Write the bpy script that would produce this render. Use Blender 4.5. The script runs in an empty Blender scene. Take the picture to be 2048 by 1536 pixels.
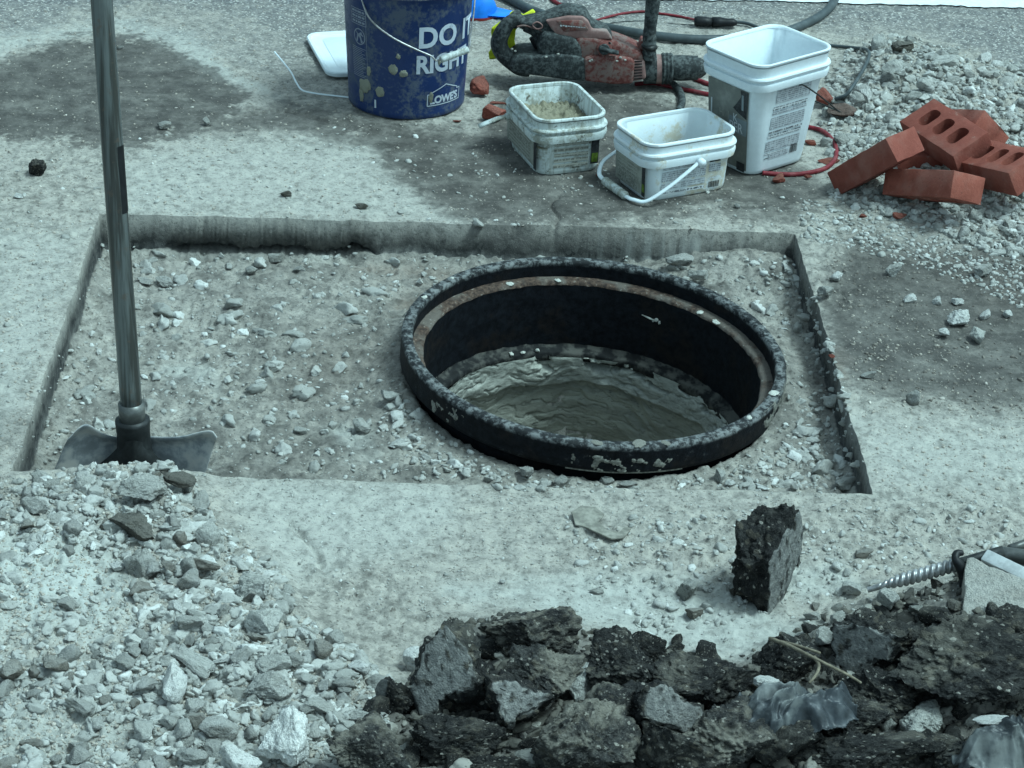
import bpy, bmesh, math, random
import numpy as np
from mathutils import Vector, Matrix, Euler
R = math.radians
sc = bpy.context.scene
col = sc.collection

# ------------------------------------------------------------------ camera
F = 4604.0; CX, CY = 1024.0, 768.0; CAMH = 1.94
M = np.array([[0.9990744669768339, -0.026475473374886097, -0.03390071893826138],
              [-0.017177975999781905, 0.4769751335939443, -0.8787489055888433],
              [0.039435093197635704, 0.8785179401939466, 0.4760788823103574]])
cam = bpy.data.cameras.new('camera'); camo = bpy.data.objects.new('camera', cam); col.objects.link(camo)
cam.sensor_fit = 'HORIZONTAL'; cam.sensor_width = 36.0; cam.lens = 36.0 * F / 2048.0
cam.clip_start = 0.05; cam.clip_end = 400
mw = Matrix([list(M[0]) + [0], list(M[1]) + [0], list(M[2]) + [CAMH], [0, 0, 0, 1]])
camo.matrix_world = mw
sc.camera = camo
# ------------------------------------------------------------------ light
SUN_DIR = Vector((0.86, -0.14, 0)).normalized(); SUN_EL = 62.0
world = bpy.data.worlds.new("World"); sc.world = world; world.use_nodes = True
wn = world.node_tree.nodes; wl = world.node_tree.links
sky = wn.new('ShaderNodeTexSky'); sky.sky_type = 'NISHITA'; sky.sun_disc = False
sky.sun_elevation = R(SUN_EL); sky.sun_rotation = math.atan2(SUN_DIR.x, SUN_DIR.y)
sky.air_density = 1.0; sky.dust_density = 3.0
hs = wn.new('ShaderNodeHueSaturation'); hs.inputs['Saturation'].default_value = 0.45
tint = wn.new('ShaderNodeMix'); tint.data_type = 'RGBA'; tint.blend_type = 'MULTIPLY'; tint.inputs[0].default_value = 1
tint.inputs[7].default_value = (0.685, 0.985, 1.0, 1)
wl.new(sky.outputs[0], hs.inputs['Color']); wl.new(hs.outputs[0], tint.inputs[6])
bg = wn['Background']; wl.new(tint.outputs[2], bg.inputs[0]); bg.inputs[1].default_value = 0.15
sl = bpy.data.lights.new('sun', 'SUN'); slo = bpy.data.objects.new('sun', sl); col.objects.link(slo)
sl.energy = 2.2; sl.angle = R(14.0); sl.color = (0.69, 0.985, 1.05)
sd = SUN_DIR * math.cos(R(SUN_EL)) + Vector((0, 0, math.sin(R(SUN_EL))))
slo.rotation_euler = sd.to_track_quat('Z', 'Y').to_euler(); slo.location = (3, 3, 6)
sc.view_settings.view_transform = 'Standard'; sc.view_settings.look = 'None'
sc.view_settings.exposure = 0.31; sc.view_settings.gamma = 1.0

# ------------------------------------------------------------------ numeric helpers
C0 = np.array([0, 0, CAMH])
def ray(u, v):
    u = np.asarray(u, float); v = np.asarray(v, float)
    d = np.stack([(u - CX) / F, -(v - CY) / F, -np.ones_like(u)], -1)
    return d @ M.T
def P(u, v, z=0.0):
    d = ray(u, v); return C0 + d * ((z - CAMH) / d[..., 2])[..., None]
def PY(u, v, y):
    """point of the vertical plane y=const seen at u,v"""
    d = ray(u, v); return C0 + d * (y / d[..., 1])[..., None]
def proj(p):
    q = (np.asarray(p) - C0) @ M
    return CX + F * q[..., 0] / -q[..., 2], CY - F * q[..., 1] / -q[..., 2]
_rs = np.random.RandomState(7)
_perm = np.concatenate([_rs.permutation(256)] * 3)
_g3 = _rs.normal(size=(256, 3)); _g3 /= np.linalg.norm(_g3, axis=1)[:, None]
_g3 = _g3.astype(np.float32)
def perlin(x, y, z=0.0):
    x = np.asarray(x, np.float32); y = np.asarray(y, np.float32); z = np.zeros_like(x) + np.float32(z) if np.isscalar(z) else np.asarray(z, np.float32)
    xi = np.floor(x).astype(np.int32); yi = np.floor(y).astype(np.int32); zi = np.floor(z).astype(np.int32)
    xf = x - xi; yf = y - yi; zf = z - zi
    u = xf * xf * xf * (xf * (xf * 6 - 15) + 10); v = yf * yf * yf * (yf * (yf * 6 - 15) + 10); w = zf * zf * zf * (zf * (zf * 6 - 15) + 10)
    xi &= 255; yi &= 255; zi &= 255
    out = 0
    for dx in (0, 1):
        for dy in (0, 1):
            for dz in (0, 1):
                h = _perm[_perm[_perm[xi + dx] + yi + dy] + zi + dz]
                g = _g3[h]
                d = g[..., 0] * (xf - dx) + g[..., 1] * (yf - dy) + g[..., 2] * (zf - dz)
                out = out + d * (u if dx else 1 - u) * (v if dy else 1 - v) * (w if dz else 1 - w)
    return out * 1.6
def fbm(x, y, z=0.0, o=3, g=0.5, l=2.03):
    a = 1.0; s = 0
    for i in range(o):
        s = s + a * perlin(x * l ** i + 11.3 * i, y * l ** i - 7.7 * i, (z * l ** i) if not np.isscalar(z) else z + 3.1 * i); a *= g
    return s
def sstep(a, b, x):
    t = np.clip((x - a) / (b - a), 0, 1); return t * t * (3 - 2 * t)
def polysd(px, py, poly):
    """signed distance, negative inside"""
    d = np.full(px.shape, 1e9); s = np.ones(px.shape)
    n = len(poly)
    for i in range(n):
        ax, ay = poly[i]; bx, by = poly[i - 1]
        ex, ey = bx - ax, by - ay; wx, wy = px - ax, py - ay
        t = np.clip((wx * ex + wy * ey) / (ex * ex + ey * ey + 1e-9), 0, 1)
        d = np.minimum(d, (wx - ex * t) ** 2 + (wy - ey * t) ** 2)
        c1 = py >= ay; c2 = py < by; c3 = ex * wy > ey * wx
        s = np.where((c1 & c2 & c3) | (~c1 & ~c2 & ~c3), -s, s)
    return s * np.sqrt(d)

# ------------------------------------------------------------------ object helpers
def tag(o, label=None, cat=None, group=None, kind=None):
    if label: o['label'] = label
    if cat: o['category'] = cat
    if group: o['group'] = group
    if kind: o['kind'] = kind
    return o
def empty(name, loc, label, cat, group=None, rot=(0, 0, 0)):
    o = bpy.data.objects.new(name, None); col.objects.link(o); o.location = loc; o.rotation_euler = rot
    o.empty_display_size = 0.05
    return tag(o, label, cat, group)
def link(name, me, mat=None, parent=None, smooth=True):
    o = bpy.data.objects.new(name, me); col.objects.link(o)
    if mat and not me.materials: me.materials.append(mat)
    if parent: o.parent = parent
    if smooth: me.shade_smooth()
    return o
def mesh_np(name, V, Fc):
    """V (n,3); Fc (m,k) with constant k"""
    me = bpy.data.meshes.new(name); V = np.asarray(V, np.float32); Fc = np.asarray(Fc, np.int32)
    k = Fc.shape[1]
    me.vertices.add(len(V)); me.vertices.foreach_set('co', V.ravel())
    me.loops.add(Fc.size); me.loops.foreach_set('vertex_index', Fc.ravel())
    me.polygons.add(len(Fc)); me.polygons.foreach_set('loop_start', np.arange(0, Fc.size, k, dtype=np.int32))
    try: me.polygons.foreach_set('loop_total', np.full(len(Fc), k, np.int32))
    except Exception: pass
    me.update(calc_edges=True); me.validate()
    return me
def from_bm(name, bm, mat=None, parent=None, smooth=True, auto=None):
    me = bpy.data.meshes.new(name); bmesh.ops.recalc_face_normals(bm, faces=bm.faces[:]); bm.to_mesh(me); bm.free()
    o = link(name, me, mat, parent, smooth)
    if auto is not None:
        try: me.set_sharp_from_angle(angle=R(auto))
        except Exception: pass
    return o
def attr(me, name, arr):
    a = me.attributes.new(name, 'FLOAT', 'POINT'); a.data.foreach_set('value', np.asarray(arr, np.float32).ravel())
def loft(loops, closed_ring=True, cap0=False, cap1=False):
    bm = bmesh.new(); vs = [[bm.verts.new(tuple(p)) for p in lp] for lp in loops]
    n = len(loops[0])
    for a, b in zip(vs, vs[1:]):
        for i in range(n if closed_ring else n - 1):
            j = (i + 1) % n
            bm.faces.new((a[i], a[j], b[j], b[i]))
    if cap0: bm.faces.new(vs[0][::-1])
    if cap1: bm.faces.new(vs[-1])
    return bm
def spline(pts, n=12, closed=False):
    pts = [np.array(p, float) for p in pts]; out = []
    m = len(pts)
    for i in range(m - 1):
        p0 = pts[max(i - 1, 0)]; p1 = pts[i]; p2 = pts[i + 1]; p3 = pts[min(i + 2, m - 1)]
        for k in range(n):
            t = k / n
            out.append(0.5 * ((2 * p1) + (-p0 + p2) * t + (2 * p0 - 5 * p1 + 4 * p2 - p3) * t * t + (-p0 + 3 * p1 - 3 * p2 + p3) * t ** 3))
    out.append(pts[-1]); return np.array(out)
def tube_bm(pts, r, seg=12, flat=1.0, up=(0, 0, 1), cap=True):
    pts = np.array(pts, float); n = len(pts)
    rr = np.full(n, r) if np.isscalar(r) else np.interp(np.linspace(0, 1, n), np.linspace(0, 1, len(r)), r)
    T = np.gradient(pts, axis=0); T /= np.linalg.norm(T, axis=1)[:, None] + 1e-12
    up = np.array(up, float); loops = []; prev = None
    for i in range(n):
        if prev is None:
            s = np.cross(T[i], up)
            if np.linalg.norm(s) < 1e-3: s = np.cross(T[i], (0, 1, 0.1))
        else: s = prev - T[i] * (prev @ T[i])
        s /= np.linalg.norm(s); prev = s; b = np.cross(s, T[i])
        a = np.linspace(0, 2 * np.pi, seg, endpoint=False)
        loops.append(pts[i] + rr[i] * (np.cos(a)[:, None] * s + np.sin(a)[:, None] * b * flat))
    return loft(loops, True, cap, cap)
def rrect(hx, hy, r, z, k=8, cx=0, cy=0):
    pts = []
    for (sx, sy, a0) in ((1, 1, 0), (-1, 1, 90), (-1, -1, 180), (1, -1, 270)):
        for i in range(k + 1):
            a = R(a0 + 90 * i / k)
            pts.append((cx + sx * (hx - r) + r * math.cos(a), cy + sy * (hy - r) + r * math.sin(a), z))
    return pts
def prism(poly3, off, bevel=0.004, seg=2, name='p', mat=None, parent=None, auto=40):
    """poly3: list of 3D points (planar), off: extrusion vector"""
    bm = bmesh.new(); off = Vector(off)
    a = [bm.verts.new(Vector(p)) for p in poly3]; b = [bm.verts.new(Vector(p) + off) for p in poly3]
    n = len(a); bm.faces.new(a); bm.faces.new(b[::-1])
    for i in range(n):
        j = (i + 1) % n; bm.faces.new((a[i], b[i], b[j], a[j]))
    bmesh.ops.recalc_face_normals(bm, faces=bm.faces[:])
    if bevel: bmesh.ops.bevel(bm, geom=bm.edges[:], offset=bevel, segments=seg, affect='EDGES', profile=0.5, clamp_overlap=True)
    return from_bm(name, bm, mat, parent, True, auto)

# ------------------------------------------------------------------ materials
class NT:
    def __init__(s, name):
        s.m = bpy.data.materials.new(name); s.m.use_nodes = True; s.t = s.m.node_tree; s.n = s.t.nodes; s.l = s.t.links
        s.b = s.n['Principled BSDF']; s.b.inputs['Specular IOR Level'].default_value = 0.3
        s.co = s.n.new('ShaderNodeTexCoord').outputs['Object']
    def link(s, a, b): s.l.new(a, b)
    def val(s, sock, v):
        if hasattr(v, 'links') or isinstance(v, bpy.types.NodeSocket): s.l.new(v, sock)
        else: sock.default_value = v
    def map(s, scale=(1, 1, 1), rot=(0, 0, 0), src=None):
        n = s.n.new('ShaderNodeMapping'); n.inputs['Scale'].default_value = scale; n.inputs['Rotation'].default_value = rot
        s.l.new(src or s.co, n.inputs[0]); return n.outputs[0]
    def noise(s, scale, detail=3, rough=0.55, src=None, dist=0.0, out='Fac'):
        n = s.n.new('ShaderNodeTexNoise'); n.inputs['Scale'].default_value = scale; n.inputs['Detail'].default_value = detail
        n.inputs['Roughness'].default_value = rough; n.inputs['Distortion'].default_value = dist
        s.l.new(src or s.co, n.inputs['Vector']); return n.outputs[out]
    def voro(s, scale, out='Color', feature='F1', src=None, rnd=1.0):
        n = s.n.new('ShaderNodeTexVoronoi'); n.feature = feature; n.inputs['Scale'].default_value = scale
        n.inputs['Randomness'].default_value = rnd
        s.l.new(src or s.co, n.inputs['Vector']); return n.outputs[out]
    def ramp(s, f, lo, hi, a=0.0, b=1.0):
        n = s.n.new('ShaderNodeMapRange'); n.inputs[1].default_value = lo; n.inputs[2].default_value = hi
        n.inputs[3].default_value = a; n.inputs[4].default_value = b; n.interpolation_type = 'SMOOTHSTEP'; s.l.new(f, n.inputs[0]); return n.outputs[0]
    def math(s, op, a, b=0.0):
        n = s.n.new('ShaderNodeMath'); n.operation = op; s.val(n.inputs[0], a); s.val(n.inputs[1], b); return n.outputs[0]
    def mix(s, f, a, b, mode='MIX'):
        n = s.n.new('ShaderNodeMix'); n.data_type = 'RGBA'; n.blend_type = mode
        s.val(n.inputs[0], f)
        for k, c in ((6, a), (7, b)):
            if isinstance(c, (tuple, list)): n.inputs[k].default_value = tuple(c[:3]) + (1,)
            else: s.l.new(c, n.inputs[k])
        return n.outputs[2]
    def attr(s, name):
        n = s.n.new('ShaderNodeAttribute'); n.attribute_name = name; return n.outputs['Fac']
    def sep(s, src, k):
        n = s.n.new('ShaderNodeSeparateXYZ'); s.l.new(src, n.inputs[0]); return n.outputs[k]
    def rand(s):
        return s.n.new('ShaderNodeObjectInfo').outputs['Random']
    def normal_z(s):
        return s.sep(s.n.new('ShaderNodeNewGeometry').outputs['Normal'], 2)
    def bump(s, h, strength=0.5, dist=0.002, prev=None):
        n = s.n.new('ShaderNodeBump'); n.inputs['Strength'].default_value = strength; n.inputs['Distance'].default_value = dist
        s.l.new(h, n.inputs['Height'])
        if prev: s.l.new(prev, n.inputs['Normal'])
        return n.outputs[0]
    def done(s, c, rough=0.9, normal=None, metal=0.0):
        s.val(s.b.inputs['Base Color'], tuple(c[:3]) + (1,) if isinstance(c, (tuple, list)) else c)
        s.val(s.b.inputs['Roughness'], rough); s.b.inputs['Metallic'].default_value = metal
        if normal: s.l.new(normal, s.b.inputs['Normal'])
        return s.m

def m_ground():
    t = NT('ground dust')
    wet, asp, lite, wall, brown = [t.attr(k) for k in ('wet', 'asph', 'lite', 'wall', 'brown')]
    n1 = t.noise(3.0, 5, .6); n2 = t.noise(36, 6, .7); n3 = t.noise(150, 4, .7); n4 = t.noise(700, 2, .6)
    c = t.mix(t.ramp(n1, .35, .68), (.240, .231, .208), (.325, .311, .283))
    c = t.mix(t.ramp(n2, .38, .66), c, (.42, .395, .35)); c = t.mix(t.ramp(n2, .47, .33, 0, .8), c, (.165, .156, .138))
    c = t.mix(t.ramp(n3, .56, .72, 0, .5), c, (.52, .49, .44)); c = t.mix(t.ramp(n3, .46, .34, 0, .85), c, (.11, .10, .088))
    c = t.mix(t.math('MULTIPLY', lite, t.ramp(n2, .25, .6, .35, 1)), c, (.47, .485, .455))
    # exposed asphalt with stone specks
    vc = t.voro(230, 'Color'); vs = t.sep(vc, 0)
    a = t.mix(t.ramp(vs, .3, 1.0), (.105, .108, .112), (.25, .255, .255)); a = t.mix(t.ramp(vs, .86, .93), a, (.55, .54, .50))
    a = t.mix(t.ramp(n3, .5, .7, 0, .6), a, (.09, .09, .09)); a = t.mix(t.ramp(n2, .45, .7, 0, .55), a, (.30, .295, .27))
    cr = t.noise(75, 3, .6, src=t.map((1, 2.6, 1), (0, 0, .2)), dist=.8); c = t.mix(t.math('MULTIPLY', t.ramp(cr, .355, .30), t.ramp(n1, .4, .55, .2, .75)), c, (.085, .078, .068))
    c = t.mix(asp, c, a)
    br = t.mix(t.ramp(n2, .4, .6), (.17, .125, .095), (.24, .185, .15)); c = t.mix(t.math('MULTIPLY', brown, .75), c, br)
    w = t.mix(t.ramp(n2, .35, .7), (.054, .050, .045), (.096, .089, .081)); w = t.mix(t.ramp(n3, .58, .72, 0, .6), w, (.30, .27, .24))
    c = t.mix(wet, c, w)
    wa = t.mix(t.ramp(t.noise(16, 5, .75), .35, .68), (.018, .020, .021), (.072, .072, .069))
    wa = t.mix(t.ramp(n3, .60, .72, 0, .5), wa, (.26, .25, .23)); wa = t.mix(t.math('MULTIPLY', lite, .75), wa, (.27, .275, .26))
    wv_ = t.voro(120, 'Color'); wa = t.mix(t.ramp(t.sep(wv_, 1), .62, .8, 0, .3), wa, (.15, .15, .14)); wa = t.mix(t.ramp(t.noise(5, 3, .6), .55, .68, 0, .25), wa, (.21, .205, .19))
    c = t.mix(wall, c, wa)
    h = t.math('ADD', t.math('MULTIPLY', n3, 1.0), t.math('MULTIPLY', n4, .45))
    b = t.bump(h, .75, .0035); b = t.bump(vs, .25, .0012, b)
    return t.done(c, t.math('SUBTRACT', .95, t.math('MULTIPLY', wet, .35)), b)
def m_rock(name, c1, c2, c3, spread=.35, warm=0.0, dust=(.45, .45, .42), dust_amt=.6, bs=1.0, ks=.04):
    t = NT(name); r = t.rand()
    ad = t.n.new('ShaderNodeVectorMath'); ad.operation = 'ADD'; t.link(t.co, ad.inputs[0])
    cm = t.n.new('ShaderNodeCombineXYZ'); t.link(t.math('MULTIPLY', r, 9.0), cm.inputs[0]); t.link(t.math('MULTIPLY', r, 31.0), cm.inputs[1]); t.link(cm.outputs[0], ad.inputs[1])
    s = t.map((ks, ks, ks), src=ad.outputs[0])
    n1 = t.noise(18, 4, .6, src=s); n2 = t.noise(90, 4, .65, src=s); n3 = t.noise(420, 3, .6, src=s)
    c = t.mix(t.ramp(r, 0, 1), c1, c2); c = t.mix(t.ramp(n1, .4, .65), c, c3)
    c = t.mix(t.ramp(n2, .48, .34, 0, .8), c, tuple(x * .40 for x in c1)); c = t.mix(t.ramp(n3, .46, .34, 0, .6), c, tuple(x * .5 for x in c1)); c = t.mix(t.ramp(n3, .56, .66, 0, .5), c, tuple(min(x * 1.6, .7) for x in c2))
    c = t.mix(t.math('MULTIPLY', t.ramp(t.normal_z(), .1, .9, 0, dust_amt), t.ramp(n1, .3, .6, .4, 1)), c, dust)
    h = t.math('ADD', n2, t.math('MULTIPLY', n3, .5))
    return t.done(c, .95, t.bump(h, 1.0 * bs, .007))
def m_asph(name='broken asphalt', dusty=.35, base=.022, ks=.075):
    t = NT(name); r = t.rand()
    ad = t.n.new('ShaderNodeVectorMath'); ad.operation = 'ADD'; t.link(t.co, ad.inputs[0])
    cm = t.n.new('ShaderNodeCombineXYZ'); t.link(t.math('MULTIPLY', r, 9.0), cm.inputs[0]); t.link(cm.outputs[0], ad.inputs[1]); s = t.map((ks, ks, ks), src=ad.outputs[0])
    n1 = t.noise(14, 4, .65, src=s); n2 = t.noise(70, 5, .7, src=s); n3 = t.noise(380, 3, .6, src=s)
    v = t.sep(t.voro(110, 'Color', src=s), 0); v2 = t.sep(t.voro(230, 'Color', src=s), 1)
    c = t.mix(t.ramp(n2, .35, .7), (base * .45, base * .45, base * .5), (base * 2.2, base * 2.2, base * 2.1))
    c = t.mix(t.math('MULTIPLY', t.ramp(v, .80, .92), t.ramp(n1, .4, .6, .15, .7)), c, (.12, .105, .08)); c = t.mix(t.ramp(v2, .945, .985, 0, .75), c, (.36, .34, .30)); c = t.mix(t.ramp(n3, .42, .3, 0, .8), c, (base * .2,) * 3)
    dm = t.math('MULTIPLY', t.ramp(n1, .46, .66), t.ramp(t.normal_z(), -.1, .8, .15, 1.0))
    c = t.mix(t.math('MINIMUM', t.math('MULTIPLY', dm, dusty), .9), c, (.22, .205, .172))
    c = t.mix(t.ramp(n3, .55, .72, 0, .35 * dusty + .06), c, (.34, .33, .30))
    at = t.attr('flat'); fl = t.mix(t.ramp(n2, .35, .65), (.14, .142, .138), (.24, .238, .225)); fl = t.mix(t.ramp(v2, .8, .95, 0, .6), fl, (.33, .33, .31))
    c = t.mix(at, c, fl); c = t.mix(t.ramp(t.noise(160, 4, .7, src=s), .55, .7, 0, .25), c, (.12, .118, .105))
    h = t.math('ADD', t.math('ADD', n2, t.math('MULTIPLY', v, .35)), t.math('MULTIPLY', n3, .4))
    return t.done(c, .8, t.bump(h, 1.0, .008))
def m_gravel(name, c1, c2, c3, dk=.3):
    t = NT(name); r = t.attr('rnd'); n = t.noise(200, 4, .65); n2 = t.noise(900, 2, .6)
    c = t.mix(t.ramp(r, 0, .8), c1, c2); c = t.mix(t.ramp(r, .86, .97), c, c3)
    c = t.mix(t.ramp(n, .45, .3, 0, dk * 2), c, tuple(x * .4 for x in c1)); c = t.mix(t.ramp(n, .58, .7, 0, .3), c, c3)
    return t.done(c, .93, t.bump(t.math('ADD', n, t.math('MULTIPLY', n2, .5)), .7, .002))
def m_brick():
    t = NT('red clay brick'); r = t.rand(); n1 = t.noise(25, 4, .6); n2 = t.noise(160, 4, .7); n3 = t.noise(700, 2, .6)
    c = t.mix(t.ramp(n1, .3, .7), (.225, .060, .041), (.30, .088, .062))
    c = t.mix(t.ramp(n2, .56, .72, 0, .5), c, (.34, .13, .10)); c = t.mix(t.ramp(n2, .42, .28, 0, .8), c, (.13, .032, .024))
    c = t.mix(t.ramp(t.noise(38, 5, .75), .62, .72, 0, .5), c, (.42, .33, .28)); c = t.mix(t.math('MULTIPLY', r, .45), c, (.17, .045, .036)); c = t.mix(t.ramp(t.noise(9, 4, .6), .5, .68, 0, .45), c, (.30, .15, .12))
    b = t.bump(n2, .6, .002); b = t.bump(n3, .4, .0008, b)
    return t.done(c, .9, b)
def m_plastic(name, base, dirt=0.0, dcol=(.33, .31, .24), rough=.35, scale=12, dark=None, str_=.0, zfade=None):
    t = NT(name); n1 = t.noise(scale, 5, .65); n2 = t.noise(scale * 6, 4, .7)
    c = t.mix(t.ramp(n2, .3, .75), tuple(x * .93 for x in base), base)
    hi = .72 - .30 * dirt
    f = t.ramp(t.math('ADD', t.math('MULTIPLY', n1, .6), t.math('MULTIPLY', n2, .4)), hi - .07, hi + .04)
    c = t.mix(t.math('MULTIPLY', f, min(1, dirt * 1.6)), c, dcol)
    if dark: c = t.mix(t.ramp(t.noise(scale * 2.3, 5, .7, src=t.map((1.3, .8, 1))), .60, .66, 0, .85), c, dark)
    if str_:
        st = t.noise(30, 4, .6, src=t.map((3, 3, .35)))
        c = t.mix(t.ramp(st, .48, .62, 0, str_), c, tuple(x * .8 for x in dcol))
    return t.done(c, t.mix(f, (rough,) * 3, (.9,) * 3), t.bump(n2, .25, .0006 + .002 * dirt))
def m_simple(name, c, rough=.5, metal=0.0, ns=60, var=.35, bump=.3, dist=.001, dust=0.0, dcol=(.33, .33, .30)):
    t = NT(name); n = t.noise(ns, 4, .65); n2 = t.noise(ns * .25, 4, .6)
    a = t.mix(t.ramp(n, .35, .7), tuple(x * (1 - var) for x in c), tuple(x * (1 + var * .5) for x in c))
    if dust: a = t.mix(t.ramp(t.math('ADD', t.math('MULTIPLY', n, .5), t.math('MULTIPLY', n2, .5)), .56 - .12 * dust, .66 - .06 * dust, 0, min(1, dust)), a, dcol)
    return t.done(a, rough, t.bump(n, bump, dist), metal)
def m_ring():
    t = NT('black cast iron'); t.b.inputs['Specular IOR Level'].default_value = .12; n1 = t.noise(9, 5, .65); n2 = t.noise(70, 5, .72); n3 = t.noise(400, 3, .6)
    c = t.mix(t.ramp(n2, .3, .7), (.003, .0035, .005), (.010, .012, .016))
    z = t.sep(t.co, 2); c = t.mix(t.math('MULTIPLY', t.ramp(n1, .50, .62), t.ramp(n2, .4, .6, .2, .9)), c, (.014, .011, .010))
    out = t.attr('outer')
    c = t.mix(t.math('MULTIPLY', out, t.ramp(n2, .60, .72, 0, .4)), c, (.12, .125, .12))
    top = t.attr('top')
    c = t.mix(t.math('MULTIPLY', top, t.ramp(t.math('ADD', t.math('MULTIPLY', n2, .75), t.math('MULTIPLY', n1, .25)), .45, .59, .08, .9)), c, (.20, .21, .21))
    return t.done(c, .62, t.bump(t.math('ADD', n2, t.math('MULTIPLY', n3, .4)), .6, .002))
def m_rust():
    t = NT('rusty casting'); n1 = t.noise(16, 4, .6); n2 = t.noise(120, 4, .7)
    c = t.mix(t.ramp(n2, .35, .65), (.030, .020, .017), (.105, .068, .050)); c = t.mix(t.ramp(n1, .45, .6, 0, .8), c, (.13, .115, .10))
    c = t.mix(t.ramp(n2, .60, .72, 0, .6), c, (.36, .36, .33))
    return t.done(c, .85, t.bump(n2, .8, .003))
def m_mortar(name='wet mortar', a=(.27, .27, .23), b=(.39, .39, .335), top=None):
    t = NT(name); n1 = t.noise(10, 5, .6, src=t.map((1, 1, 4))); n2 = t.noise(60, 4, .7, src=t.map((1, 1, 3))); n3 = t.noise(600, 2, .6)
    c = t.mix(t.ramp(n1, .35, .65), a, b)
    c = t.mix(t.ramp(n2, .45, .3, 0, .7), c, tuple(x * .42 for x in a))
    if top:
        c = t.mix(t.attr('lip'), c, t.mix(t.ramp(n2, .35, .6), (.25, .255, .23), top))
    b_ = t.bump(n2, .5, .004); b_ = t.bump(n3, .3, .0006, b_)
    return t.done(c, .7, b_)
def m_pole():
    t = NT('worn pole'); n = t.noise(1.0, 4, .6, src=t.map((90, 90, 1.6))); n2 = t.noise(60, 4, .6)
    c = t.mix(t.ramp(n, .38, .62), (.060, .062, .058), (.15, .17, .17)); c = t.mix(t.ramp(n2, .58, .70, 0, .5), c, (.14, .105, .085))
    return t.done(c, .27, t.bump(n, .15, .0004), .35)
GREY1, GREY2, GREY3 = (.33, .33, .31), (.45, .45, .43), (.53, .535, .51)
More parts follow.
